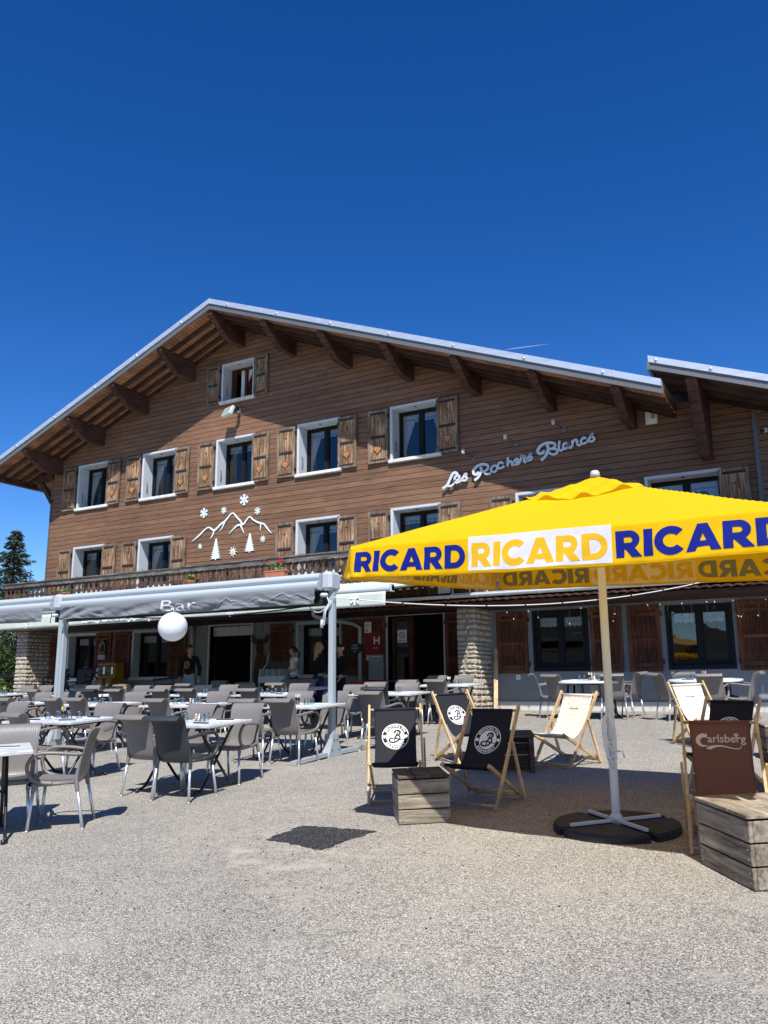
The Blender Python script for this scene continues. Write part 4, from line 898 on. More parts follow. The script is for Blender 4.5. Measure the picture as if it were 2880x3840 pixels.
for k in range(30):
    x = -7.5 + k * .225 + rnd.uniform(-.05, .05); n = rnd.choice((1, 2, 3, 3)); pts = [Vector((x, 17.32, 3.34))]
    for q in range(n * 2 + 1): pts.append(pts[-1] + Vector((rnd.uniform(-.03, .03), rnd.uniform(-.02, .02), -.075)))
    MB().tube(pts, .004, 4).build('hanging_wire', m_wire, fy).location = (4.5, -17.3, -3.35)
    for q in range(n):
        if nbulb < 95 and rnd.random() < .3: b_ = inst('bulb', bm_, fy, pts[-1 - q * 2 + 0] - Vector((-4.5, 17.3, 3.35)) + Vector((rnd.uniform(-.03, .03), -.02, 0)), (rnd.uniform(-1, 1), rnd.uniform(-1, 1), 0)); nbulb += 1
wm.tube([(-20.5 + k * .2, 17.32, 3.33 + rnd.uniform(-.025, .02)) for k in range(98)], .005, 4)
for k in range(46):
    x = -20.3 + k * .27; pts = [Vector((x, 17.32, 3.3))]
    for q in range(rnd.choice((2, 4, 5))): pts.append(pts[-1] + Vector((rnd.uniform(-.03, .03), 0, -.08)))
    MB().tube(pts, .004, 4).build('hanging_wire', m_wire, fy).location = (4.5, -17.3, -3.35)
wo = wm.build('wire', m_wire, fy); wo.location = (4.5, -17.3, -3.35)

# ================================================================= REAR AWNING (fixed to the house)
aw = empty('rear_awning', (-13, 13.15, 3.2), label='pale extended awning reaching out from under the balcony with a snowflake valance', cat='awning')
def awp(mb, nm, ma, par=None):
    o = mb.build(nm, ma, par or aw)
    if not par: o.location = (13, -13.15, -3.2)
    return o
Za = lambda x: 3.22 - .0
def fab(u, v):
    x = -20.5 + 13.25 * u; return (Vector((x, 13.2 + 4.7 * v, 3.30 + .28 * v * 4.7 / 1.2 * .75 - .03 * math.sin(v * math.pi))), Vector((0, 0, 1)))
awp(MB().slab(20, 10, fab, .003), 'canopy', m_vlight)
awp(MB().tube([(-20.5, 13.15, 3.27), (-7.2, 13.15, 3.27)], .055, 14), 'front_bar', m_awn)
awp(MB().box(-7.235, -7.2, 13.08, 13.2, 3.2, 3.34, bev=.006), 'end_cap', m_awn)
for x in (-19.5, -14.8, -12.4, -8.3): awp(MB().tube([(x, 13.2, 3.24), (x + .9, 15.3, 3.62), (x + .2, 17.8, 4.05)], .03, 8), 'folding_arm', m_awn)
awp(MB().box(-20.5, -7.2, 17.75, 17.95, 4.08, 4.3, bev=.03), 'cassette', m_awn)
def val2(u, v):
    x = -20.5 + 13.16 * u; zb = 2.90 + .06 * u
    return (Vector((x, 13.12 - .012 * math.sin(x * 5) * v - .008 * math.sin(x * 17 + 2 * v) * v, 3.22 + (zb - 3.22) * v)), Vector((0, -1, 0)))
va = awp(MB().slab(200, 5, val2, .003), 'valance', m_vlight)
def onval(y): return lambda x, z: (x, 13.095, z)
mb = MB(); snowflake(mb, -7.98, 3.10, .105, 13.088, .003, .016); mb.build('snowflake_print', m_print, va)
for cx_ in (-13.1, -17.05, -10.9):
    mb = MB(); snowflake(mb, cx_, 3.02, .1, 13.088, .003, .014); mb.build('snowflake_print', m_print, va)
mb = MB()
for i, s_ in enumerate(SCRIPT):
    ribbon(mb, [(-15.15 + (x + 8.73) * .55, 2.98 + (z - 6.41 - .17 * (x + 8.73)) * .62) for x, z in s_], XZ(13.088 + .0005 * (i % 3)), (0, .003, 0), .034)
mb.build('lettering', m_print, va)

# ================================================================= FRONT AWNING FRAME
fa = empty('awning_frame', (-6.76, 10.46, gz(10.46)), label='freestanding white double awning on two posts, cassettes rolled in, grey valances reading Restaurant and Bar', cat='awning')
off = (6.76, -10.46, -gz(10.46))
def fp(mb, nm, ma, par=None):
    o = mb.build(nm, ma, par or fa)
    if not par: o.location = off
    return o
YA = 10.46
for x in (-6.76, -12.62):
    g0 = gz(YA); po = MB()
    po.box(x - .04, x + .04, YA - .05, YA + .05, g0 + .3, 2.98, bev=.008)
    po.box(x - .046, x + .046, YA - .012, YA + .012, g0 + .3, 2.95)
    if x < -10: po.box(x + .055, x + .115, YA - .05, YA + .05, g0 + .1, 2.95, bev=.008)
    fp(po, 'post', m_post)
    ft = MB()
    shoe = [(-.075, .32), (-.08, .25), (-.12, .14), (-.17, .05), (-.17, 0), (.17, 0), (.17, .05), (.12, .14), (.08, .25), (.075, .32)]
    ft.prism(shoe, lambda a, b: (x - .07, YA + a, g0 + S * a + b), (.14, 0, 0))
    ft.add([], []); ft.bar((x, YA - .95, gz(YA - .95) + .03), (x, YA - .1, gz(YA) + .05), .10, .05); ft.bar((x, YA + .1, gz(YA) + .05), (x, YA + .95, gz(YA + .95) + .03), .10, .05)
    fo = fp(ft, 'foot', m_post)
    mb = MB()
    for a, b in ((-.09, .1), (.09, .1), (-.04, .24), (.04, .24)): mb.tube([(x + .07, YA + a, g0 + b), (x + .078, YA + a, g0 + b)], .01, 6)
    mb.build('bolt', m_black, fo)
def cass(x0, x1):
    prof_ = [(-.17, 2.97), (-.185, 3.02), (-.17, 3.06), (-.10, 3.09), (-.13, 3.13), (-.12, 3.18), (-.06, 3.21), (.10, 3.21), (.16, 3.17), (.17, 3.0), (.12, 2.95), (-.12, 2.95)]
    n = len(prof_); pr = spline(prof_ + prof_[:1], 3)[:-1]; k = len(pr)
    mb = MB(); mb.add([(x, YA + a, b) for x in (x0, x1) for a, b in pr], [(i, (i + 1) % k, k + (i + 1) % k, k + i) for i in range(k)], True)
    mb.add([(x, YA + a, b) for x in (x0, x1) for a, b in pr], [tuple(range(k))[::-1], tuple(range(k, 2 * k))]); return mb
for x0, x1, nm in ((-19.4, -12.78, 'l'), (-12.5, -6.92, 'r')): fp(cass(x0, x1), 'cassette', m_awn)
for x0, x1 in ((-6.915, -6.66), (-12.775, -12.505)):
    fp(MB().box(x0 + .035, x1 - .035, YA - .155, YA + .15, 2.93, 3.215, bev=.045), 'end_cap', m_awn)
def val1(x0, x1, seed):
    q = random.Random(seed); ph = [q.uniform(0, 6) for _ in range(6)]
    def f(u, v):
        x = x0 + (x1 - x0) * u; e = math.exp(-((u) * (x1 - x0) / .5) ** 2)
        y = YA - .175 - v * (.06 * noise.noise((x * .9, v * .8 + ph[0], 0)) + .075 * noise.noise((x * 2.3 + v * 2, v * 1.5, ph[1])) + .035 * noise.noise((x * 6 - v * 5, v * 3.2, ph[2])) + .008 * noise.noise((x * 17, v * 7, ph[3])))
        y -= e * .03 * math.sin(14 * (u * (x1 - x0)) + 9 * v)
        return (Vector((x, y, 2.97 - .235 * v + .006 * v * math.sin(x * 3))), Vector((0, -1, 0)))
    return f
f1 = val1(-19.3, -12.95, 3); f2 = val1(-12.46, -6.97, 5)
v1 = fp(MB().slab(340, 12, f1, .003), 'valance', m_vgrey); v2 = fp(MB().slab(340, 12, f2, .003), 'valance', m_vgrey)
def proj_text(body, size, bold, x0, z0, wide, f, xa, xb, ztop, hgt, off_, cut=.04, skew=0):
    vs, fs, W_, H_ = text2d(body, size, bold, 1, wide, cut); mb = MB(); o = []
    for a, b in vs:
        x = x0 + a; v = (ztop - (z0 + b)) / hgt; p_, n_ = f((x - xa) / (xb - xa), v); o.append(p_ + n_ * off_)
    mb.add(o, fs); return mb
proj_text('Bar', .27, -.002, -10.02, 2.765, 2.1, f2, -12.46, -6.97, 2.97, .235, .012).build('lettering', m_printp, v2)
proj_text('Restaurant', .25, .004, -18.3, 2.765, 2.1, f1, -19.3, -12.95, 2.97, .235, .006).build('lettering', m_printp, v1)
mt = MB(); px_ = -8.9
for s_, e_ in (((0, .01), (.25, .16)), ((.25, .16), (.4, .06)), ((.4, .06), (.8, .02)), ((.3, .12), (.42, .1)), ((.6, .04), (.85, .13)), ((.85, .13), (1.0, .04)), ((1.0, .04), (1.35, .17)), ((1.35, .17), (1.5, .1)), ((1.5, .1), (1.62, .15)), ((1.62, .15), (1.9, .03))):
    L_ = [(px_ + s_[0] + (e_[0] - s_[0]) * t / 6, 2.765 + s_[1] + (e_[1] - s_[1]) * t / 6 + rnd.uniform(-.006, .006)) for t in range(7)]
    def FF(x, z): p_, n_ = f2((x + 12.46) / 5.49, (2.97 - z) / .235); return p_ + n_ * .012
    ribbon(mt, L_, FF, (0, .001, 0), .012, smooth=False)
mt.build('mountain_print', mat('faded_grey_print', (.34, .36, .375), .7), v2)
fp(MB().tube(sag((-12.5, YA - .05, 2.9), (-6.8, YA - .02, 2.76), .17, 30), .012, 6).box(-12.8, -6.8, YA - .02, YA + .06, 2.72, 2.95).tube([(-12.62, YA - .1, 2.92), (-12.75, YA - .14, 2.85), (-12.8, YA - .12, 2.7)], .008, 5), 'dark_cable', m_wire)
fp(MB().lathe([(0, 0), (.05, .005), (.065, .03), (.05, .06), (0, .065)], 16, c=(-6.83, YA - .12, 2.83)).lathe([(0, 0), (.05, .005), (.06, .03), (.05, .06), (0, .065)], 16, c=(-12.68, YA - .12, 2.8)), 'junction_box', m_white)
fp(MB().tube([(-6.8, YA - .1, 2.86), (-6.74, YA - .12, 2.75), (-6.82, YA - .12, 2.62), (-6.86, YA - .12, 2.45), (-6.83, YA - .12, 2.42), (-6.8, YA - .12, 2.62), (-6.72, YA - .1, 2.78)], .012, 6).tube([(-6.86, YA - .12, 2.5), (-6.87, YA - .12, 2.38)], .025, 8).tube(sag((-7.15, YA - .05, 2.72), (-6.82, YA - .1, 2.66), .07, 8), .009, 5), 'plug_cable', m_white)
# balloon
o = MB(); o.lathe([(.001 + .235 * math.sin(math.pi * k / 24), -.235 * math.cos(math.pi * k / 24)) for k in range(25)], 40); o = o.build('balloon_lantern', m_globe, None, (-9.72, 10.25, 2.505)); tag(o, 'large round white balloon hanging under the Bar valance', 'balloon')
MB().tube([(0, 0, .23), (0, 0, .30)], .006, 5).build('string', m_white, o)

# ================================================================= CHAIRS
bp = [(-.150, .395), (-.185, .45), (-.205, .52), (-.225, .62), (-.25, .72), (-.275, .80), (-.30, .85), (-.335, .885), (-.375, .888), (-.41, .87), (-.425, .84)]
bsp = spline(bp, 3)
def chair_meshes(sfx, m_):
    def back(u, v):
        i = v * (len(bsp) - 1); k = min(int(i), len(bsp) - 2); t = i - k; y = bsp[k][0] + (bsp[k + 1][0] - bsp[k][0]) * t; z = bsp[k][1] + (bsp[k + 1][1] - bsp[k][1]) * t
        dy, dz = bsp[k + 1][0] - bsp[k][0], bsp[k + 1][1] - bsp[k][1]; l = math.hypot(dy, dz); nn = Vector((0, dz / l, -dy / l))
        hw = .185 + .045 * min(1, v * 1.8) - .012 * max(0, v - .75) * 4; s_ = 2 * u - 1; x = s_ * hw
        cc = -.028 * (1 - s_ * s_) * (1 - .3 * v); rib = .0028 * math.cos(s_ * hw * 2 * math.pi / .021) if abs(s_) < .86 and v > .08 else 0
        arch = -.03 * (1 - s_ * s_) * (v < .05) * 0
        q = Vector((x, y + cc, z + arch)); return (q + nn * rib, nn, q - nn * .009)
    B = MB().slab(66, 30, back, .009)
    sp = spline([(-.17, .44), (-.13, .425), (0, .425), (.12, .435), (.20, .44), (.235, .43), (.245, .405), (.225, .385), (.12, .385), (-.05, .39)], 3)
    def seat(u, v):
        i = v * (len(sp) - 1); k = min(int(i), len(sp) - 2); t = i - k; y = sp[k][0] + (sp[k + 1][0] - sp[k][0]) * t; z = sp[k][1] + (sp[k + 1][1] - sp[k][1]) * t
        dy, dz = sp[k + 1][0] - sp[k][0], sp[k + 1][1] - sp[k][1]; l = math.hypot(dy, dz) or 1; s_ = 2 * u - 1
        return (Vector((s_ * .222, y, z - .012 * (1 - s_ * s_) * (1 if v < .5 else .2))), Vector((0, -dz / l, dy / l)))
    T = MB().slab(12, 27, seat, .010)
    for s_ in (-1, 1):
        T.tube(spline([(s_ * .212, -.228, .64), (s_ * .214, -.205, .54), (s_ * .216, -.188, .45), (s_ * .221, -.194, .37), (s_ * .223, -.2, .33)], 3), [.008, .010, .012, .014, .016, .018, .019, .020, .0205, .021, .020, .019, .018], 10); T.tube([(s_ * .213, .165, .43), (s_ * .214, .178, .40), (s_ * .215, .185, .36), (s_ * .215, .19, .33)], [.015, .021, .020, .018], 10)
        T.tube([(s_ * .218, -.17, .41), (s_ * .222, 0, .405), (s_ * .218, .2, .41)], .016, 6)
    A = MB(); pth = spline([(.205, -.232, .655), (.222, -.17, .655), (.245, -.05, .672), (.258, .08, .68), (.262, .17, .665), (.262, .225, .60), (.256, .232, .53), (.245, .19, .455), (.232, .10, .42), (.222, .02, .41)], 4)
    A.tube(pth, .0205, 8, flat=.85, up=(0, 0, 1))
    A2 = MB(); A2.tube([(-x, y, z) for x, y, z in pth], .0205, 8, flat=.85, up=(0, 0, 1))
    legs = []
    for sx, front in ((-1, 0), (1, 0), (-1, 1), (1, 1)):
        L_ = MB()
        if front: L_.tube([(sx * .213, .186, .36), (sx * .235, .225, .012)], .0145, 10).tube([(sx * .235, .225, .014), (sx * .236, .226, 0)], .0145, 10)
        else: L_.tube([(sx * .22, -.198, .36), (sx * .25, -.255, .012)], .0145, 10).tube([(sx * .25, -.255, .014), (sx * .251, -.256, 0)], .0145, 10)
        legs.append(L_.mesh('leg', m_alu))
    return [('backrest', B.mesh('backrest' + sfx, m_)), ('seat', T.mesh('seat' + sfx, m_)), ('armrest', A.mesh('armrest' + sfx, m_)), ('armrest', A2.mesh('armrest' + sfx, m_))] + [('leg', q) for q in legs]
CM = {'t': chair_meshes('_taupe', m_taupe), 'c': chair_meshes('_charcoal', m_char)}
def make_chair(k):
    o = empty('terrace_chair')
    for nm, me in CM[k]: inst(nm, me, o)
    return o
protos = {k: make_chair(k) for k in 'tc'}; used = set()
def chair(xt, yt, rz, k, label, group='resin armchairs around the terrace tables', z=None):
    """xt,yt: where the top of the backrest is; rz: facing angle, 0 = towards the house"""
    o = protos[k] if k not in used else copy_tree(protos[k]); used.add(k)
    rz += rnd.uniform(-.03, .03)
    x = xt + math.sin(-rz) * .34 * 1; y = yt + math.cos(rz) * .34
    place(o, x, y, rz, z); o['label'] = label; o['category'] = 'chair'; o['group'] = group
    return o
N = 0.0; F = math.pi
CH = [  # x,y of backrest top, facing, colour, label
 (-6.44, 6.78, N + .05, 'c', 'charcoal armchair seen from behind at the near rectangular table'),
 (-7.0, 6.87, N - .02, 't', 'taupe armchair seen from behind, left neighbour of the near charcoal armchair'),
 (-9.03, 6.92, N - .1, 't', 'taupe armchair from behind at the left near table with sugar sticks'),
 (-7.31, 8.36, F, 't', 'ribbed taupe armchair facing the viewer across the near table, left of two'),
 (-6.72, 8.54, F + .05, 't', 'ribbed taupe armchair facing the viewer at the near table corner with its arm loop showing'),
 (-9.08, 8.48, F + .1, 't', 'ribbed taupe armchair facing the viewer behind the left near table'),
 (-11.05, 8.55, F, 't', 'ribbed taupe armchair facing the viewer at the far left near-row table'),
 (-11.62, 8.5, F, 'c', 'charcoal armchair cut by the left edge of the photo'),
 (-6.32, 5.80, R(128), 't', 'taupe armchair side-on alone in the left foreground facing left'),
 (-7.35, 5.68, R(222), 't', 'ribbed taupe armchair half cut by the left edge beside the foreground table'),
 (-6.92, 9.44, N, 't', 'taupe armchair from behind just left of the right awning post'),
 (-7.5, 9.40, N + .06, 't', 'taupe armchair from behind with shiny rivets behind the near table'),
 (-9.15, 9.40, N - .04, 't', 'taupe armchair from behind in the middle row centre'),
 (-11.04, 9.55, N, 't', 'taupe armchair from behind right of the left awning post, right one of a pair'),
 (-11.60, 9.54, N, 't', 'taupe armchair from behind next to the left awning post, left one of a pair'),
 (-12.77, 9.52, N, 't', 'taupe armchair from behind in the middle row at the left photo edge'),
 (-11.21, 11.06, F, 't', 'ribbed taupe armchair with its top in the awning shadow, middle row left of centre'),
 (-9.38, 11.11, F, 't', 'ribbed taupe armchair with its top in the awning shadow, middle row centre'),
 (-7.70, 11.08, F + .05, 't', 'ribbed taupe armchair with its top in the awning shadow left of the right post'),
 (-7.02, 11.05, F, 't', 'ribbed taupe armchair half in shadow directly behind the right post'),
 (-12.93, 11.11, F, 't', 'ribbed taupe armchair with shaded top behind the left awning post'),
 (-13.49, 10.95, F, 't', 'ribbed taupe armchair left of the left awning post in the middle row'),
 (-15.27, 12.06, N, 't', 'taupe armchair from behind in the third row at far left'),
 (-13.62, 12.10, N, 'c', 'charcoal armchair from behind in the third row left of centre'),
 (-12.85, 12.05, N, 't', 'taupe armchair from behind beside the charcoal one in the third row'),
 (-11.63, 12.0, N, 't', 'taupe armchair from behind in the third row below the standing woman in shorts'),
 (-11.00, 12.06, N, 't', 'taupe armchair from behind, third row, right of the woman in shorts'),
 (-9.48, 11.98, N, 't', 'taupe armchair from behind, third row, before the moose carving'),
 (-6.45, 11.05, N - .06, 't', 'taupe armchair from behind just right of the right awning post'),
 (-7.05, 12.24, N, 'c', 'charcoal armchair from behind with a handle slot near the doorway'),
 (-7.85, 12.95, F - .1, 't', 'ribbed taupe armchair facing the viewer right of the awning post'),
 (-17.54, 13.73, F, 't', 'ribbed taupe armchair in the far row beside the left stone pillar, left of two'),
 (-16.87, 13.73, F, 't', 'ribbed taupe armchair in the far row beside the left stone pillar, right of two'),
 (-15.07, 13.53, F, 't', 'ribbed taupe armchair in the far row right of the left post'),
 (-13.32, 13.28, F, 't', 'ribbed taupe armchair in the far row behind the sugar glass, left of two'),
 (-12.70, 13.25, F, 't', 'ribbed taupe armchair in the far row behind the sugar glass, right of two'),
 (-11.56, 13.2, F, 'c', 'charcoal ribbed armchair facing the viewer in the far row'),
 (-10.98, 13.30, F, 't', 'ribbed taupe armchair facing the viewer right of the charcoal ribbed one'),
 (-9.49, 13.60, F, 't', 'ribbed taupe armchair facing the viewer before the white shirted woman'),
 (-7.95, 13.85, F, 't', 'ribbed taupe armchair facing the viewer before the hotel plate shutter'),
 (-7.14, 13.60, F + .05, 't', 'ribbed taupe armchair facing the viewer before the open doorway, arm loop at right'),
 (-7.72, 14.70, N, 't', 'taupe armchair from behind before the doorway threshold'),
 (-7.20, 14.85, N, 't', 'taupe armchair from behind at the sunny table by the stone pillar'),
 (-8.00, 16.6, F, 't', 'ribbed taupe armchair facing the viewer at the doorway table, left of two'),
 (-7.30, 16.5, F, 't', 'ribbed taupe armchair facing the viewer at the foot of the stone pillar'),
 (-16.33, 14.2, N, 't', 'shaded taupe armchair from behind under the awning at far left'),
 (-14.81, 14.1, N, 't', 'shaded taupe armchair from behind before the gumball machine'),
 (-12.83, 14.0, N, 't', 'shaded taupe armchair from behind at the feet of the woman in shorts'),
 (-12.95, 15.3, F, 't', 'shaded taupe armchair under the awning before the left doorway'),
 (-11.44, 14.35, N, 't', 'shaded taupe armchair from behind before the moose carving'),
 (-10.38, 14.0, N, 't', 'shaded taupe armchair from behind before the condiment stand'),
 (-11.15, 15.6, F, 't', 'shaded taupe armchair between the condiment stand and the white shirted woman'),
 (-10.6, 15.5, F, 't', 'shaded taupe armchair before the blonde woman'),
 (-5.98, 17.0, R(-70), 't', 'taupe armchair side-on at the left end of the left oval table'),
 (-5.42, 16.45, R(-28), 't', 'taupe armchair from behind with handle slot at the left oval table'),
 (-4.72, 17.65, F, 'c', 'charcoal ribbed armchair behind the left oval table under the window'),
 (-4.20, 16.45, R(14), 't', 'taupe armchair from behind partly hidden by the parasol pole'),
 (-3.80, 17.15, R(78), 't', 'taupe armchair side-on at the right end of the left oval table'),
 (-3.40, 16.5, R(-52), 't', 'taupe armchair side-on at the left end of the right oval table'),
 (-3.05, 17.4, R(200), 'c', 'charcoal ribbed armchair behind the right oval table'),
 (-2.35, 15.9, R(2), 't', 'taupe armchair from behind at the middle of the right oval table'),
 (-1.62, 16.65, R(84), 't', 'taupe armchair side-on at the right end of the right oval table')]
for x, y, a, k, lb in CH: chair(x, y, a, k, lb)
for i, x in enumerate((-20.2, -19.2)):
    for k in range(3): chair(x, 16.9, R(200), 'c', ('stacked charcoal chair by the left stone pillar, %s' % ('bottom', 'middle', 'top')[k]) + (' of the left stack' if i == 0 else ' of the right stack'), 'stacked chairs by the left pillar', gz(16.9) + .02 + .14 * k)

# ================================================================= TABLES
def table_meshes():
    T = MB().box(-.61, .61, -.40, .40, .712, .745, bev=.006)
    Lg = []
    for s_ in (-1, 1):
        x = s_ * .38; A = MB()
        A.tube([(x, -.30, .70), (x, -.22, .62), (x, .2, .12), (x, .27, .05), (x, .33, .03), (x, .40, .035)], .016, 8)
        A.tube([(x + s_ * .03, .30, .70), (x + s_ * .03, .22, .62), (x + s_ * .03, -.2, .12), (x + s_ * .03, -.27, .05), (x + s_ * .03, -.33, .03), (x + s_ * .03, -.40, .035)], .016, 8)
        A.tube([(x, -.34, .69), (x, .34, .69)], .014, 6)
        for q in (-.41, .41): A.tube([(x + s_ * .015, q, .0), (x + s_ * .015, q, .035)], .022, 8)
        Lg.append(A.mesh('leg_frame', m_bsteel))
    B = MB().tube([(-.4, 0, .375), (.4, 0, .375)], .013, 8).box(-.45, .45, -.03, .03, .69, .71).mesh('crossbar', m_bsteel)
    return [('tabletop', T.mesh('tabletop', m_top)), ('leg_frame', Lg[0]), ('leg_frame', Lg[1]), ('crossbar', B)]
tm = table_meshes(); tp = empty('terrace_table')
for nm, me in tm: inst(nm, me, tp)
TB = [(-6.87, 7.62, .04, 'near rectangular table with bleached streaky top, four tumblers and menu sheets'),
      (-9.10, 7.66, .04, 'near rectangular table with tumblers and a glass of sugar sticks'),
      (-11.35, 7.66, .0, 'rectangular table cut by the left edge in the near row'),
      (-6.98, 4.80, R(54), 'foreground table corner with a printed menu card at the left edge'),
      (-7.20, 10.22, 0, 'rectangular table behind the right awning post with yellow sugar sticks'),
      (-9.35, 10.25, 0, 'rectangular middle row table with salt and pepper shakers'),
      (-11.30, 10.25, 0, 'rectangular middle row table with red and white sugar sachets right of the left post'),
      (-13.3, 10.25, 0, 'rectangular middle row table left of the left post'),
      (-7.2, 13.0, 0, 'rectangular table in sun before the doorway with dark napkins'),
      (-9.6, 12.8, 0, 'rectangular third row table with orange sachets before the condiment stand'),
      (-11.35, 12.75, 0, 'rectangular third row table before the left doorway'),
      (-13.35, 12.75, 0, 'rectangular third row table with pink sachets before the gumball machine'),
      (-15.4, 12.8, 0, 'rectangular third row table behind the left post'),
      (-17.4, 12.9, 0, 'rectangular third row table at the left edge with yellow sachets'),
      (-7.3, 15.65, 0, 'rectangular table at the foot of the stone pillar'),
      (-16.4, 14.95, 0, 'shaded rectangular table under the awning at far left'), (-14.4, 14.95, 0, 'shaded rectangular table before the gumball machine'),
      (-12.3, 14.9, 0, 'shaded rectangular table under the awning before the left doorway'), (-10.3, 14.8, 0, 'shaded rectangular table by the condiment stand')]
for i, (x, y, a, lb) in enumerate(TB):
    o = tp if i == 0 else copy_tree(tp); place(o, x, y, a); tag(o, lb, 'table', 'rectangular terrace tables')
def onT(x, y, a, dx, dy, h=.745): 
    X = x + math.cos(a) * dx - math.sin(a) * dy; Y = y + math.sin(a) * dx + math.cos(a) * dy; return X, Y, gz(y) + S * (Y - y) + h
ov = empty('oval_table')
E_ = MB(); n = 40; rim = [(.66 * math.copysign(abs(math.cos(2 * math.pi * k / n)) ** .8, math.cos(2 * math.pi * k / n)), .45 * math.copysign(abs(math.sin(2 * math.pi * k / n)) ** .8, math.sin(2 * math.pi * k / n))) for k in range(n)]
rings = [(.97, .752), (1, .745), (1.0, .715), (.985, .705), (.93, .715)]
E_.add([(x * s_, y * s_, z) for s_, z in rings for x, y in rim], [(j * n + i, j * n + (i + 1) % n, (j + 1) * n + (i + 1) % n, (j + 1) * n + i) for j in range(4) for i in range(n)], True); E_.add([(x * .97, y * .97, .752) for x, y in rim], [tuple(range(n))]); E_.add([(x * .93, y * .93, .715) for x, y in rim], [tuple(range(n))[::-1]])
E_.build('tabletop', m_oval, ov)
for sx in (-1, 1):
    for sy in (-1, 1): MB().tube([(sx * .38, sy * .2, .70), (sx * .42, sy * .26, .1), (sx * .48, sy * .31, 0)], .022, 10).build('leg', m_bsteel, ov)
MB().box(-.42, .42, -.02, .02, .66, .71).build('crossbar', m_bsteel, ov)
OT = [(-4.72, 16.75, 0, 'white oval plastic table left of the parasol pole under the black window'), (-2.55, 16.75, 0, 'white oval plastic table at the right under the mirroring window')]
for i, (x, y, a, lb) in enumerate(OT):
    o = ov if i == 0 else copy_tree(ov); place(o, x, y, a); tag(o, lb, 'table', 'oval white tables')
# table ware
tg = MB().lathe([(.028, .0), (.034, .0), (.037, .004), (.026, .088), (.024, .092), (.0, .092), (.0, .084), (.022, .084), (.0255, .078)], 16)
tumb = tg.mesh('tumbler', m_tumbler)
basem = MB().lathe([(.0, .087), (.024, .087), (.0255, .080)], 16).lathe([(.0345, .001), (.0375, .001), (.037, .006), (.034, .006), (.0345, .001)], 16).mesh('thick_base', m_printp)
def tumbler(X, Y, Z, lb):
    o = inst('tumbler', tumb, None, (X, Y, Z), (0, 0, rnd.uniform(0, 6))); tag(o, lb, 'glass', 'upturned tumblers on the tables'); inst('glass_base', basem, o); return o
stickcols = [m_paper, m_yel, m_redp, m_salt, m_orange]
stm = [MB().box(-.006, .006, -.0015, .0015, .015, .15).mesh('sugar_stick', c_) for c_ in stickcols]
glm = MB().lathe([(0, .003), (.03, .003), (.038, .10), (.036, .10), (.028, .006), (0, .006)], 16).mesh('glass_cup', m_tumbler)
def sugar(X, Y, Z, cols, lb):
    o = empty('sugar_stick_holder', (X, Y, Z), label=lb, cat='sugar holder', group='glasses of sugar sticks'); inst('glass_cup', glm, o)
    for k in range(9):
        t = rnd.uniform(0, 6.28); r_ = rnd.uniform(.003, .018); inst('sugar_stick', stm[rnd.choice(cols)], o, (r_ * math.cos(t), r_ * math.sin(t), 0), (rnd.uniform(-.22, .22), rnd.uniform(-.22, .22), rnd.uniform(0, 3)))
mats_ = {'w': MB().box(-.18, .18, -.13, .13, .0, .0015).mesh('placemat', m_paper), 'b': MB().box(-.18, .18, -.13, .13, .0, .0015).mesh('placemat', m_bluepaper), 'c': MB().box(-.2, .2, -.1, .1, 0, .004).mesh('menu_card', m_card)}
nap = MB().box(-.11, .11, -.022, .022, 0, .012, bev=.004).mesh('napkin', m_navy); forkm = MB().box(-.1, .06, -.004, .004, .012, .015).box(.06, .1, -.011, .011, .012, .0145).mesh('fork', m_alu)
side_w = {0: 'near', 1: 'far'}
tabname = ['the near table', 'the left near table', 'the left edge table of the near row', 'the foreground corner table', 'the table behind the right post', 'the middle row centre table', 'the middle row table with red sachets', 'the middle row left table', 'the sunny doorway table', 'the table by the condiment stand', 'the third row table before the left doorway', 'the third row table with pink sachets', 'the table behind the left post', 'the third row left edge table', 'the table by the stone pillar', 'the shaded far left table', 'the shaded table by the gumball machine', 'the shaded table before the left doorway', 'the shaded table by the condiment stand']
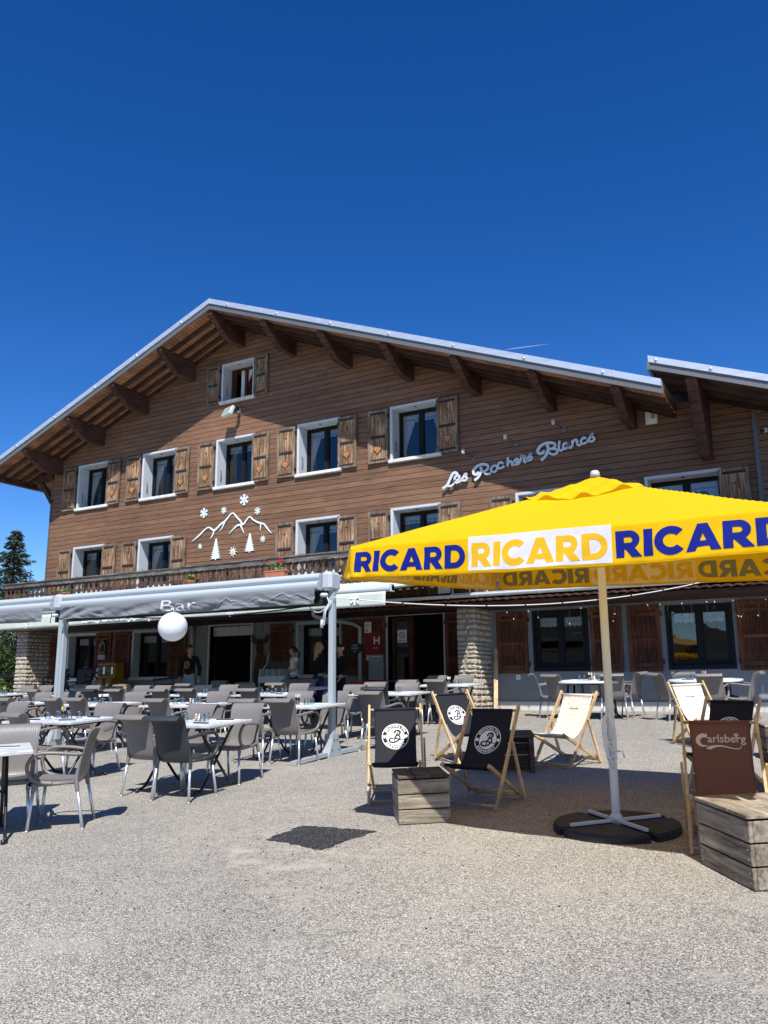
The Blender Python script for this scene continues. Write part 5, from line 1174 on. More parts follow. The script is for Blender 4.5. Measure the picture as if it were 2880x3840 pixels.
for i, (x, y, a, lb) in enumerate(TB + [(OT[0][0], OT[0][1], 0, ''), (OT[1][0], OT[1][1], 0, '')]):
    nm = tabname[i] if i < len(tabname) else ('the left oval table' if i == len(tabname) else 'the right oval table'); h_ = .7455 if i < len(tabname) else .7525
    sett = [(-.3, -.2), (.3, -.2), (-.3, .2), (.3, .2)]
    for j, (dx, dy) in enumerate(sett):
        if i == 3 and j != 1: continue
        pos = ('near left', 'near right', 'far left', 'far right')[j]
        X, Y, Z = onT(x, y, a, dx, dy, h_ + .0005)
        o = inst('placemat', mats_['w' if (i + j) % 3 == 0 else 'b'], None, (X, Y, Z), (math.atan(S), 0, a + rnd.uniform(-.12, .12))); tag(o, 'paper placemat, %s seat of %s' % (pos, nm), 'placemat', 'placemats on the tables')
        if i == 3: continue
        if (i + j) % 2 == 0 or i < 2:
            X, Y, Z = onT(x, y, a, dx + .02, dy + (-.02 if dy < 0 else .02), h_ + .003); o = inst('napkin', nap, None, (X, Y, Z), (math.atan(S), 0, a + rnd.uniform(-.4, .4))); tag(o, 'dark napkin, %s seat of %s' % (pos, nm), 'napkin', 'napkins on the placemats'); inst('fork', forkm, o)
        if i < 15 or j % 2 == 0 or i > 18:
            X, Y, Z = onT(x, y, a, dx * .62 + rnd.uniform(-.05, .05), dy * .45, h_ + .0025); tumbler(X, Y, Z, 'clear tumbler, %s seat of %s' % (pos, nm))
    if i in (1, 4, 6, 9, 11, 12, 13, 14, 19, 20):
        X, Y, Z = onT(x, y, a, -.02, .03, h_ + .001); sugar(X, Y, Z, {1: (0, 1, 2), 4: (0, 1), 6: (0, 2), 9: (4, 2, 0), 11: (0, 2, 1), 12: (2, 0), 13: (0, 1, 3), 14: (0, 3), 19: (1, 0), 20: (0, 2)}[i], 'glass full of sugar sticks on %s' % nm)
    if i in (5, 0, 19):
        for q, mm in enumerate((m_pepper, m_salt)):
            X, Y, Z = onT(x, y, a, .02 + .05 * q, .06, h_ + .001)
            o = empty('pepper_shaker' if q == 0 else 'salt_shaker', (X, Y, Z), label=('pepper' if q == 0 else 'salt') + ' shaker with metal cap on ' + nm, cat='shaker'); MB().lathe([(0, 0), (.016, 0), (.016, .06), (0, .06)], 12).build('jar', mm, o); MB().lathe([(0, .06), (.017, .06), (.015, .08), (0, .083)], 12).build('cap', m_alu, o)
X, Y, Z = onT(-6.98, 4.80, R(54), .36, .0, .747)
o = inst('menu_card', mats_['c'], None, (X, Y, Z), (0, 0, R(75))); tag(o, 'colourful printed menu card on the foreground table corner', 'menu card')
o = MB().box(-.11, .11, -.012, .012, 0, .006, bev=.002).build('pen', m_black, None, (X - .02, Y + .03, Z + .005)); o.rotation_euler = (0, 0, R(60)); tag(o, 'dark pen lying on the menu card', 'pen')

# ================================================================= DECK CHAIRS
def deck(x, y, rz, yT, zT, mat_f, design, label):
    o = empty('deck_chair'); w_ = .274; T = Vector((0, yT, zT)); Fo = Vector((0, .19, .0)); Bf = Vector((0, .22, .396)); Br = Vector((0, -.52, .0))
    d = (T - Fo).normalized(); T2 = T + d * .025
    for s_ in (-1, 1): MB().bar((s_ * w_, Fo.y, Fo.z), (s_ * w_, T2.y, T2.z), .022, .038, (0, 0, 1)).build('long_rail', m_pine, o)
    for s_ in (-1, 1): MB().bar((s_ * (w_ - .028), Br.y - .03, .0), (s_ * (w_ - .028), Bf.y + .02, Bf.z + .012), .022, .038).build('seat_rail', m_pine, o)
    e = .42; A_ = Fo.lerp(T, .62)
    st = Vector((0, -.41, .075))
    for s_ in (-1, 1): MB().bar((s_ * (w_ + .026), A_.y, A_.z + .03), (s_ * (w_ + .026), st.y, st.z - .03), .020, .036, (0, 1, 0)).build('prop_strut', m_pine, o)
    for p_, r_, e_ in ((T - d * .03, .013, 0), (Bf, .013, 0), (st, .011, .02), (Vector((0, .165, .04)), .011, 0), (Vector((0, Br.y + .09, .045)), .011, -.02)): MB().tube([(-w_ - e_, p_.y, p_.z), (w_ + e_, p_.y, p_.z)], r_, 8).build('dowel', m_pine, o)
    P0 = T - d * .03; P3 = Bf + Vector((0, 0, .012)); P1 = P0.lerp(Vector((0, -.12, .30)), .62) + Vector((0, -.02, 0)); P2 = Vector((0, -.08, .20))
    bz = lambda t: P0 * (1 - t) ** 3 + P1 * 3 * t * (1 - t) ** 2 + P2 * 3 * t * t * (1 - t) + P3 * t ** 3
    pts = [bz(k / 60) for k in range(61)]; cum = [0]
    for k in range(60): cum.append(cum[-1] + (pts[k + 1] - pts[k]).length)
    Lg = cum[-1]; fw = .225; seed = rnd.uniform(0, 6)
    def fs(u, s_):                       # u across -1..1, s_ metres from the top
        s_ = max(0, min(Lg, s_)); k = 0
        while k < 59 and cum[k + 1] < s_: k += 1
        t = (s_ - cum[k]) / max(1e-6, cum[k + 1] - cum[k]); p_ = pts[k].lerp(pts[k + 1], t); tg_ = (pts[k + 1] - pts[k]).normalized(); nn = Vector((0, -tg_.z, tg_.y))
        if nn.z < 0 and k > 3: nn = -nn
        if nn.y < 0 and k <= 3: nn = -nn
        v = s_ / Lg; neck = 1 - .05 * math.sin(math.pi * v)
        wv = .004 * math.sin(s_ * 60 + seed) * math.exp(-s_ * 14) + .0035 * math.sin(u * 5 + seed + s_ * 9) * math.sin(math.pi * v) - .006 * (1 - u * u) * math.sin(math.pi * v)
        return (Vector((u * fw * neck, p_.y, p_.z)) + nn * wv, nn)
    fb = MB().slab(16, 60, lambda a, b: fs(2 * a - 1, b * Lg), .002)
    fb.tube([(-fw, P0.y, P0.z), (fw, P0.y, P0.z)], .016, 10); fb.tube([(-fw, Bf.y, Bf.z), (fw, Bf.y, Bf.z)], .016, 10)
    fabo = fb.build('canvas_seat', mat_f, o)
    MB().box(-fw, fw, 0, .0, 0, 0)
    def on(x_, s_, off_=.0025): p_, n_ = fs(-x_ / fw, s_); return p_ + n_ * off_      # x to the viewer's right
    def ptext(body, size, bold, cx_, s0, wide, ma, nm='lettering', off_=.0028, target_w=None, cut=.03):
        vs, fs_, W_, H_ = text2d(body, size, bold, 1, wide, 0); k = (target_w / W_) if target_w else 1
        mb = MB(); mb.add([on(cx_ + (a - W_ / 2) * k, s0 - b * (k if target_w else 1), off_) for a, b in vs], fs_); return mb
    if design == 'brew':
        c0 = .315; r0, r1, r2_ = .148, .140, .100; W2 = MB()
        def ring(ra, rb, off_, n=56):
            for q in range(n):
                a, b = 2 * math.pi * q / n, 2 * math.pi * (q + 1) / n
                W2.add([on(r_ * math.cos(t), c0 - r_ * math.sin(t), off_) for r_, t in ((ra, a), (ra, b), (rb, b), (rb, a))], [(0, 1, 2, 3)])
        ring(r0, r1, .0035)
        for k in range(5): ring(r2_ * (5 - k) / 5, r2_ * (4 - k) / 5 + 1e-5, .0035, 40)
        for s_ in (-1, 1):
            for q in range(14): W2.add([on(s_ * .1205, c0, .004)] + [on(s_ * .1205 + .0175 * math.cos(2 * math.pi * (q + e_) / 14), c0 + .0175 * math.sin(2 * math.pi * (q + e_) / 14), .004) for e_ in (0, 1)], [(0, 1, 2)])
        for body, top in (('BROOKLYN', True), ('BREWERY', False)):
            vs, fs_, W_, H_ = text2d(body, .05, .028, 1.10, 1.12, .012); span = R(126 if top else 112); pts2 = []
            for a, b in vs:
                rr = (.1075 + (b / H_) * .027) if top else (.1345 - (b / H_) * .027); t = (math.pi / 2 + span / 2 - span * a / W_) if top else (-math.pi / 2 - span / 2 + span * a / W_)
                pts2.append(on(rr * math.cos(t), c0 - rr * math.sin(t), .004))
            W2.add(pts2, fs_)
        W2.build('logo_print', m_wprint, fabo)
        K = MB(); kk = .100 / 240
        for li, st_ in enumerate(([(458, 338, 52), (456, 305, 46), (490, 268, 44), (552, 262, 46), (598, 300, 50), (588, 352, 46), (545, 388, 36), (515, 398, 18)], [(556, 292, 20), (528, 335, 34), (502, 385, 44), (480, 440, 44), (458, 490, 34), (436, 548, 22)],
                   [(540, 385, 28), (585, 420, 38), (594, 470, 42), (560, 520, 42), (485, 568, 44), (400, 585, 44), (335, 566, 44), (312, 525, 44), (350, 478, 40), (425, 466, 30), (500, 476, 34), (580, 500, 30), (640, 512, 20), (712, 510, 18)])):
            L_, R_ = ribbon2d([((a - 476) * kk, (430 - b) * kk, c * kk) for a, b, c in st_], None, 6)
            K.add([on(a, c0 - b, .005 + .0004 * li) for a, b in L_] + [on(a, c0 - b, .005 + .0004 * li) for a, b in R_], [(k, k + 1, len(L_) + k + 1, len(L_) + k) for k in range(len(L_) - 1)])
        K.build('script_letter', mat_f, fabo)
    if design == 'ric':
        mw = [MB(), MB(), MB(), MB(), MB()]; vs, fs_, W_ = heavy('RICARD', .13); s_ = .035; r_ = 0; kw = .134 / W_
        while s_ < Lg * .80:
            for c_ in (-1, 0, 1):
                cx_ = c_ * .148 + (.0 if 1 else 0); alt = (r_ + c_) % 2 == 0
                if r_ == 5 and c_ == 0: k = 3
                elif r_ == 0: k = 4
                else: k = 0 if alt else 1
                if k == 1:
                    mw[2].add([on(cx_ + a, s_ + b, .0022) for a, b in ((-.072, .003), (.072, .003), (.072, -.029), (-.072, -.029))], [(0, 1, 2, 3)])
                mw[0 if k == 1 else (3 if k == 3 else (4 if k == 4 else 0))].add([on(max(-.22, min(.22, cx_ + (a - W_ / 2) * kw)), s_ - b * kw * .95, .0035 + .0004 * ly) for a, b, ly in vs], fs_)
            s_ += .0335; r_ += 1
        mw[0].build('lettering', m_gold, fabo); mw[2].build('white_block', m_wprint, fabo); mw[3].build('dark_lettering', m_dprint, fabo); mw[4].build('mauve_lettering', m_pprint, fabo)
    if design == 'carl':
        K = MB()
        vs, fs_, W_, H_ = text2d('arlsberg', .1, .010, 1, 1, .03); k = .285 / W_
        K.add([on(-.098 + a * k, .190 - (b * k * 1.05), .0035) for a, b in vs], fs_)
        cpts = spline([(-.098, .115, .030), (-.135, .112, .034), (-.165, .135, .034), (-.168, .172, .030), (-.140, .198, .018), (-.105, .194, .008)], 6)
        L_, R_ = ribbon2d([(a, -b, c) for a, b, c in cpts], None, 1, False); K.add([on(a, -b, .0037) for a, b in L_] + [on(a, -b, .0037) for a, b in R_], [(q, q + 1, len(L_) + q + 1, len(L_) + q) for q in range(len(L_) - 1)])
        sw = spline([(-.115, -.218, .004), (-.085, -.212, .028), (-.045, -.2, .018), (.0, -.198, .013), (.06, -.212, .010), (.11, -.222, .008), (.14, -.216, .007), (.150, -.198, .006)], 6); L_, R_ = ribbon2d(sw, None, 1, False)
        K.add([on(a, -b, .0037) for a, b in L_] + [on(a, -b, .0037) for a, b in R_], [(q, q + 1, len(L_) + q + 1, len(L_) + q) for q in range(len(L_) - 1)])
        for a0 in (-.9, .9, 3.14):
            for q in range(3):
                t = a0 + (q - 1) * .5; K.add([on(.118, .112, .004), on(.118 + .017 * math.sin(t - .28), .112 - .017 * math.cos(t - .28), .004), on(.118 + .020 * math.sin(t), .112 - .020 * math.cos(t), .004), on(.118 + .017 * math.sin(t + .28), .112 - .017 * math.cos(t + .28), .004)], [(0, 1, 2, 3)])
        K.build('logo_print', m_carlt, fabo)
        MB().box(0, 0, 0, 0, 0, 0)
    place(o, x, y, rz); tag(o, label, 'deck chair', 'wooden deck chairs on the terrace')
    for ch in o.children:
        pass
    return o
deck(-4.186, 7.684, 3.62, -.50, .89, m_brew, 'brew', 'black deck chair with round Brooklyn logo behind the slatted crate, leftmost in the row')
deck(-4.595, 10.472, 4.10, -.47, .885, m_brew, 'brew', 'black Brooklyn logo deck chair farthest back, turned to the right and fully in the sun')
deck(-3.339, 7.765, 3.085, -.44, .885, m_brew, 'brew', 'black Brooklyn logo deck chair in the parasol shade right of the slatted crate')
deck(-3.393, 10.516, 2.803, -.47, .86, m_cream, 'ric', 'cream deck chair with repeated RICARD lettering, sunlit, left of the parasol pole')
deck(-2.007, 12.881, 3.80, -.47, .86, m_cream, 'ric', 'cream deck chair with repeated RICARD lettering farther back right of the parasol pole')
deck(-1.308, 9.078, 2.9, -.47, .88, m_brew, 'brew', 'black Brooklyn logo deck chair half hidden behind the brown one')
deck(-.948, 6.79, 3.306, -.50, .88, m_carl, 'carl', 'brown deck chair with Carlsberg lettering behind the big crate at right')

# ================================================================= CRATES
def crate(x, y, rz, wx, wy, ht, label, mt_, mside, rows=3, top=3, overhang=.0):
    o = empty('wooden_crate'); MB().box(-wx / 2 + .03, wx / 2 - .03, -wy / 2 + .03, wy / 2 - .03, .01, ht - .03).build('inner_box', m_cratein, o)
    ph = (ht - .03) / rows
    for k in range(rows):
        for nm, b in (('front', (-wx / 2, wx / 2, -wy / 2, -wy / 2 + .028)), ('back', (-wx / 2, wx / 2, wy / 2 - .028, wy / 2)), ('l', (-wx / 2, -wx / 2 + .028, -wy / 2 + .030, wy / 2 - .030)), ('r', (wx / 2 - .028, wx / 2, -wy / 2 + .030, wy / 2 - .030))):
            q = MB().box(b[0], b[1], b[2], b[3], k * ph + .006, (k + 1) * ph - .004, bev=.004).build('side_plank', mside, o)
            if nm in 'front':
                for sx in (-1, 1):
                    for zz in (.3, .72): MB().tube([(sx * (wx / 2 - .035), -wy / 2, k * ph + ph * zz), (sx * (wx / 2 - .035), -wy / 2 - .002, k * ph + ph * zz)], .006, 8).build('screw', m_alu, q)
    pw = (wx + overhang) / top
    for k in range(top): MB().box(-wx / 2 - overhang / 2 + k * pw + .003, -wx / 2 - overhang / 2 + (k + 1) * pw - .003, -wy / 2 - overhang / 2, wy / 2 + overhang / 2, ht - .022 + .001 * k, ht + .004 + .003 * (k % 2), bev=.004).build('top_plank', mt_, o)
    place(o, x, y, rz); tag(o, label, 'crate', 'slatted wooden crates'); return o
# near crate: front edge from (-3.63,6.70) to (-3.28,6.97)
def from_edge(a, b, dep):
    ax, ay = a; bx, by = b; wx = math.hypot(bx - ax, by - ay); rz = math.atan2(by - ay, bx - ax); cx_ = (ax + bx) / 2 - math.sin(rz) * dep / 2; cy_ = (ay + by) / 2 + math.cos(rz) * dep / 2; return cx_, cy_, rz, wx
cx_, cy_, rz, wx = from_edge((-3.63, 6.70), (-3.255, 6.96), .50)
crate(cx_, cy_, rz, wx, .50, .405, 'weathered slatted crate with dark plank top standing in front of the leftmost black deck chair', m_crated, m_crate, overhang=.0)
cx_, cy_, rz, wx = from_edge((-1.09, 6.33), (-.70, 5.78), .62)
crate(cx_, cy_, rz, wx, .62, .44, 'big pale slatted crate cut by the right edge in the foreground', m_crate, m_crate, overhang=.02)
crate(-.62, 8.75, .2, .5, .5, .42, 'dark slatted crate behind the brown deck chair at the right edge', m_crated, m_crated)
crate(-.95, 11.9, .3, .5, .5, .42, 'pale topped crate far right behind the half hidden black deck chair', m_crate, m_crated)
# open dark side table behind the middle black deck chair
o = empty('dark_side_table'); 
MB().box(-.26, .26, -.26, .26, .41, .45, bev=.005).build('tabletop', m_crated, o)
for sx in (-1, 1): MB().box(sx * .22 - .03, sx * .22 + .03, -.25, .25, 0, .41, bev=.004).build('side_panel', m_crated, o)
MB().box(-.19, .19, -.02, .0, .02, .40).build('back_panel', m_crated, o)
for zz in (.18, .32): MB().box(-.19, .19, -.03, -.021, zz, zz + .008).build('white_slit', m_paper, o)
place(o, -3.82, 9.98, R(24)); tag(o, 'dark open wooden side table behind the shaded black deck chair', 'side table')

# ================================================================= PARASOL
PX, PY = -1.87, 7.17; g0 = gz(PY)
pa = empty('yellow_parasol', (PX, PY, g0), label='big square yellow parasol with blue RICARD lettering on its valance', cat='parasol')
ofp = (-PX, -PY, -g0)
def pp(mb, nm, ma, par=None):
    o = mb.build(nm, ma, par or pa)
    if not par: o.location = ofp
    return o
cor = [Vector((-3.57, 5.79, 2.66)), Vector((-.20, 5.27, 2.535)), Vector((-.22, 8.72, 2.76)), Vector((-3.60, 9.12, 2.89))]   # fold corners FL FR BR BL
apex = Vector((PX - .01, PY + .02, 3.30))
def canopyf(a, b, off_=0):           # a,b in -1..1 ; a: left-right, b: front-back
    r_ = max(abs(a), abs(b)); 
    if r_ < 1e-6: return apex.copy()
    ea, eb = a / r_, b / r_; u = (ea + 1) / 2; v = (eb + 1) / 2
    p_ = (cor[0] * (1 - u) + cor[1] * u) * (1 - v) + (cor[3] * (1 - u) + cor[2] * u) * v
    q = apex.lerp(p_, r_); dg = min(abs(ea), abs(eb)); q.z += -.05 * math.sin(math.pi * r_) * (1 - dg ** 2) * .9 + .03 * r_ * (1 - dg) * 0
    q.z += .004 * math.sin(a * 9 + b * 4) * (1 - r_) + .010 * noise.noise((a * 2.2, b * 2.2, 3)) + .003 * noise.noise((a * 5, b * 5, 1)) * r_ + off_
    return q
mb = MB(); mb.grid(72, 72, lambda u, v: canopyf(2 * u - 1, 2 * v - 1)); cn = pp(mb, 'canopy', m_yellow)
mb = MB()
def vent(u, v):
    a, b = (2 * u - 1) * .30, (2 * v - 1) * .30; q = canopyf(a, b); e = max(abs(a), abs(b)) / .30; q.z += .045 - .02 * e + .022 * math.sin(a * 34 + 1) * math.cos(b * 27 + 2) * e + .012 * math.sin(a * 61 + b * 40) * e; return q
mb.grid(28, 28, vent); mb.build('top_vent', m_yellow, cn)
for k in range(0):                    # raised seams to the corners
    a, b = ((-1, -1), (1, -1), (1, 1), (-1, 1))[k]; mb = MB(); mb.tube([canopyf(a * t / 12, b * t / 12, .001) for t in range(3, 13)], .003, 5); mb.build('seam', m_yellow, cn)
def side(k):
    A, B = cor[k], cor[(k + 1) % 4]; dr = (B - A); dr.z = 0; n_ = Vector((dr.y, -dr.x, 0)).normalized()
    drop = (.265, .29, .27, .275)[k]
    def f(u, v):
        p_ = A.lerp(B, u); m_ = math.sin(math.pi * u); base = canopyf(*{0: (2 * u - 1, -1), 1: (1, 2 * u - 1), 2: (1 - 2 * u, 1), 3: (-1, 1 - 2 * u)}[k])
        e = math.exp(-(u * 3.4 / .16) ** 2) + math.exp(-((1 - u) * 3.4 / .16) ** 2)
        wv = (.010 * math.sin(u * 17 + k) + .006 * math.sin(u * 41 + 5 * v) + .004 * math.sin(u * 88 + 11 * v)) * v + .035 * e * v * math.sin(u * 90)
        cr = min(1, min(u, 1 - u) * 3.4 / .05); dd = drop * (1 - .10 * (1 - cr ** .5) * (v > .9)) * (1 + .10 * m_ * (k == 0))
        q = base - Vector((0, 0, dd * v)) + n_ * (wv + .02 * v); return (q, n_)
    return f
secs = {0: ('b', 'w', 'b'), 1: ('b', 'w', 'b'), 2: ('b', 'w', 'b'), 3: ('w', 'b', 'w')}
RV, RF, RW = heavy('RICARD')
for k in range(4):
    f = side(k); vo_ = pp(MB().slab(240, 10, f, .002), 'valance', m_yellow)
    hm = MB(); hm.tube([(lambda pn: pn[0] + pn[1] * .003)(f(q_ / 160, .965)) for q_ in range(161)], .0032, 4); hm.build('hem', m_yellow, vo_)
    for j, sct in enumerate(secs[k]):
        u0, u1 = (.012 + j * .325, .012 + (j + 1) * .325)
        if sct == 'w':
            for sg_, ma in ((.0015, m_wpanel), (-.0035, m_backpale)):
                mb = MB(); mb.grid(80, 10, lambda a, b: (lambda pn: pn[0] + pn[1] * sg_)(f(u0 + (u1 - u0) * a, .03 + .88 * b))); mb.build('white_panel', ma, vo_)
        for sg_, ma in ((.0028, m_blue if sct == 'b' else m_goldp), (-.005, m_backgrey if sct == 'b' else m_backgold)):
            kx = (u1 - u0) * .95 / RW; ky = .62
            mb = MB(); mb.add([(lambda pn: pn[0] + pn[1] * (sg_ + math.copysign(.0004 * ly, sg_)))(f(u0 + (u1 - u0) * .025 + a * kx, .82 - b * ky)) for a, b, ly in RV], RF); mb.build('lettering', ma, vo_)
pp(MB().lathe([(.0, .055), (.03, .055), (.04, .04), (.045, .0), (.0, .0)], 18, c=(apex.x, apex.y, apex.z + .04)), 'cap', m_white)
pp(MB().lathe([(.034, g0 + .02), (.034, 3.3)], 20, c=(PX, PY, 0)), 'pole', m_pole)
pp(MB().lathe([(.05, 2.55), (.06, 2.56), (.06, 2.68), (.05, 2.69)], 16, c=(PX, PY, 0)).lathe([(.05, 3.2), (.065, 3.21), (.065, 3.27), (.05, 3.28)], 16, c=(PX, PY, 0)), 'hub', m_black)
for a, b in ((-1, -1), (1, -1), (1, 1), (-1, 1), (0, -1), (1, 0), (0, 1), (-1, 0)):
    q = canopyf(a, b, -.05); s_ = Vector((PX, PY, 3.12)); pp(MB().bar(s_, q, .018, .028).bar(Vector((PX, PY, 2.62)), s_.lerp(q, .5), .014, .02), 'rib', m_pole)
# base: cross and four slate weights
th = R(2)
for k in range(4):
    a = th + k * math.pi / 2 + math.pi / 4
    dx, dy = math.cos(a), math.sin(a); e = Vector((PX + dx * .42, PY + dy * .42, gz(PY + dy * .42) + .078)); c = Vector((PX, PY, g0 + .078))
    pp(MB().bar(c, e, .028, .022), 'cross_arm', m_pole)
    mb = MB(); n = 12; R_ = .505; pts = [(.03, .03)] + [(R_ * math.cos(t), R_ * math.sin(t)) for t in [R(3.5) + R(83) * q / n for q in range(n + 1)]]
    M_ = Matrix.Translation((PX, PY, g0)) @ Matrix.Rotation(math.atan(S), 4, 'X') @ Matrix.Rotation(a, 4, 'Z')
    cen = (.25, .25); k_ = len(pts)
    vs = [(x, y, .0) for x, y in pts] + [(x, y, .045) for x, y in pts] + [(x + (cen[0] - x) * .05, y + (cen[1] - y) * .05, .062) for x, y in pts]
    fsx = [tuple(range(2 * k_, 3 * k_))] + [(r_ * k_ + i, r_ * k_ + (i + 1) % k_, (r_ + 1) * k_ + (i + 1) % k_, (r_ + 1) * k_ + i) for r_ in (0, 1) for i in range(k_)]
    mb.add(vs, fsx, False, 0, M_); pp(mb, 'base_weight', m_basew)
pp(MB().lathe([(.045, 0), (.05, .0), (.05, .05), (.038, .07)], 18, c=(PX, PY, g0 + .06)), 'pole_socket', m_pole)
rp = MB()
for k in range(7):
    ox = rnd.uniform(-.015, .015); l_ = rnd.uniform(.22, .42); z0_ = g0 + .93; wv = rnd.uniform(.012, .028)
    rp.tube(spline([(PX - .01 + ox * .3, PY - .06, z0_), (PX - .03 - wv + ox, PY - .055, z0_ - l_ * .35), (PX - .02 + ox, PY - .06, z0_ - l_), (PX + .03 + ox, PY - .055, z0_ - l_ * 1.02), (PX + .02 + wv + ox, PY - .06, z0_ - l_ * .4), (PX + .0, PY - .065, z0_)], 5), .0055, 6)
pp(rp, 'coiled_rope', m_rope)
pp(MB().tube([(PX + .03, PY - .03, g0 + .62), (PX + .09, PY - .01, g0 + .62), (PX + .10, PY - .01, g0 + .57)], .007, 6).lathe([(.036, 0), (.04, .005), (.04, .05), (.036, .055)], 16, c=(PX, PY, g0 + .55)), 'crank', m_alu)

# ================================================================= THINGS BY THE WALL
o = empty('wooden_board', (-7.35, 18.2, gz(18.2)), label='long narrow wooden board leaning beside the stone pillar', cat='board'); MB().bar((.12, -.25, 0), (-.12, .48, 1.45), .09, .03).build('plank', m_pine, o)
o = empty('socket_box', (-6.95, D, 1.72), label='small beige outdoor socket on the wall under the shutter', cat='socket'); MB().box(-.05, .05, -.04, 0, -.06, .06, bev=.006).build('housing', m_paper, o); MB().box(-.03, .03, -.046, -.04, -.03, .02).build('flap', m_printp, o)
o = empty('stone_block', (-7.75, 17.2, gz(17.2)), label='small rough white stone trough at the foot of the pillar', cat='planter'); MB().box(-.2, .2, -.15, .15, 0, .38, bev=.03).build('trough', m_stone, o); MB().box(-.14, .14, -.1, .1, .38, .4).build('soil', m_mortar, o)
o = empty('hotel_plate', (-10.78, D - .09, 2.62), label='red hotel classification plate with a white H and two stars on the dark shutter', cat='sign')
MB().prism([(-.22, -.3), (.22, -.3), (.22, .2), (.14, .3), (-.22, .3)], XZ(0), (0, .012, 0)).build('plate', m_redp, o); MB().box(-.22, .22, -.001, .011, -.44, -.302).build('lower_plate', m_printp, o)
vs, fs_, W_, H_ = text2d('H', .26, .015, 1, 1.1, 0); MB().add([(a + .0, -.003, b - .03) for a, b in vs], fs_).build('letter_h', m_print, o)
mb = MB(); 
for x in (0.02, .09): mb.add([(x + a, -.003, -.13 + b) for a, b in star2d(5, .022, .01)], [tuple(range(10))])
mb.build('stars', m_print, o)
o = empty('paper_notice', (-10.95, D - .09, 3.02), label='small white notice card above the red hotel plate', cat='notice'); MB().box(-.1, .1, -.005, .005, -.14, .14).build('card', m_paper, o); MB().box(-.07, .05, -.008, -.005, .03, .04).box(-.07, .02, -.008, -.005, .06, .07).box(-.05, .0, -.008, -.005, -.1, -.06).build('print', m_black, o)
o = empty('welcome_sign', (-10.7, D - .09, 2.02), label='arched pale wooden sign reading Welcome under the hotel plate', cat='sign')
n = 16; arc = [(.24 * math.cos(R(20 + 140 * k / n)), .24 * math.sin(R(20 + 140 * k / n)) - .05) for k in range(n + 1)] + [(.14 * math.cos(R(160 - 140 * k / n)), .14 * math.sin(R(160 - 140 * k / n)) - .05) for k in range(n + 1)]
MB().prism(arc, XZ(0), (0, .012, 0)).build('arch_board', m_printp, o)
vs, fs_, W_, H_ = text2d('Welcome', .08, .004, 1, 1, .02); pt = []
for a, b in vs: t = R(150) - R(120) * a / W_; rr = .16 + .055 * b / H_; pt.append((rr * math.cos(t), -.003, rr * math.sin(t) - .05))
MB().add(pt, fs_).build('lettering', m_black, o)
o = empty('dark_green_sign', (-11.32, D - .13, 2.5), label='dark green apple-shaped board with white chalk words hanging by the downpipe', cat='sign')
MB().prism([(.24 * math.cos(t * .3142) * (1 + .06 * math.cos(t * .9)), .15 * math.sin(t * .3142)) for t in range(20)], XZ(0), (0, .012, 0)).box(-.01, .01, 0, .01, .14, .22).build('board', mat('bottle_green', (.01, .03, .02), .5), o)
mb = MB()
for i, (t_, z) in enumerate((('CREME', .05), ('VIANDE', -.02), ('VT', -.09))):
    vs, fs_, W_, H_ = text2d(t_, .06, 0, 1, 1, 0); mb.add([(a - W_ / 2, -.004, b + z) for a, b in vs], fs_)
mb.build('lettering', m_print, o)
o = empty('carved_sign', (-20.55, D - .12, 2.75), label='house shaped carved plaque on the dark shutter beside the leftmost doorway', cat='sign')
MB().prism([(-.14, -.2), (.14, -.2), (.14, .12), (0, .26), (-.14, .12)], XZ(0), (0, .02, 0)).build('house_board', m_shutframe, o); MB().box(-.03, .09, -.01, 0, -.1, .1).box(-.1, -.06, -.01, 0, -.12, .04).build('relief', m_frame, o)
MB().box(-.15, .15, -.004, .014, -.34, -.215).build('name_board', m_printp, o); vs, fs_, W_, H_ = text2d('REBENE', .1, .004, 1, .8, 0); MB().add([(a - W_ / 2, -.007, b - .315) for a, b in vs], fs_).build('lettering', m_black, o)
for z in (-.5, -.66, -.82): MB().box(-.16 + z * .05, .16 + z * .05, 0, .015, z - .05, z + .05, bev=.006).build('hanging_board', m_crated if z > -.6 else m_printp, o)
# moose carving on the wall
o = empty('moose_carving', (-14.45, D - .05, 1.9), label='carved wooden moose figure with antlers fixed to the wall right of the left doorway', cat='carving')
body = [(-.16, -.75), (.14, -.75), (.16, -.5), (.24, -.15), (.25, .15), (.16, .4), (.10, .55), (-.1, .55), (-.16, .35), (-.2, .05), (-.19, -.4)]
MB().prism(body, XZ(0), (0, .04, 0)).build('body', m_carve, o)
hd = MB(); hd.prism([(-.09, .55), (.09, .55), (.11, .68), (.08, .85), (.05, .95), (-.05, .95), (-.08, .85), (-.11, .68)], XZ(-.03), (0, .05, 0)); hd.build('head', m_carve, o)
for s_ in (-1, 1): MB().prism([(s_ * .05, .9), (s_ * .17, .95), (s_ * .28, 1.08), (s_ * .27, .9), (s_ * .2, .82), (s_ * .08, .84)], XZ(-.02), (0, .03, 0)).build('antler', m_carve, o)
mb = MB()
for x, z in ((-.04, .84), (.04, .84), (-.045, .64), (.045, .64)): mb.tube([(x + .03 * math.cos(t), -.035, z + .03 * math.sin(t)) for t in [k * .7 for k in range(10)]], .007, 5)
mb.tube([(.2, -.01, .5), (.3, -.01, .2), (.3, -.01, -.1), (.26, -.01, -.4), (.1, -.01, -.5)], .01, 6); mb.build('carved_lines', m_black, o)
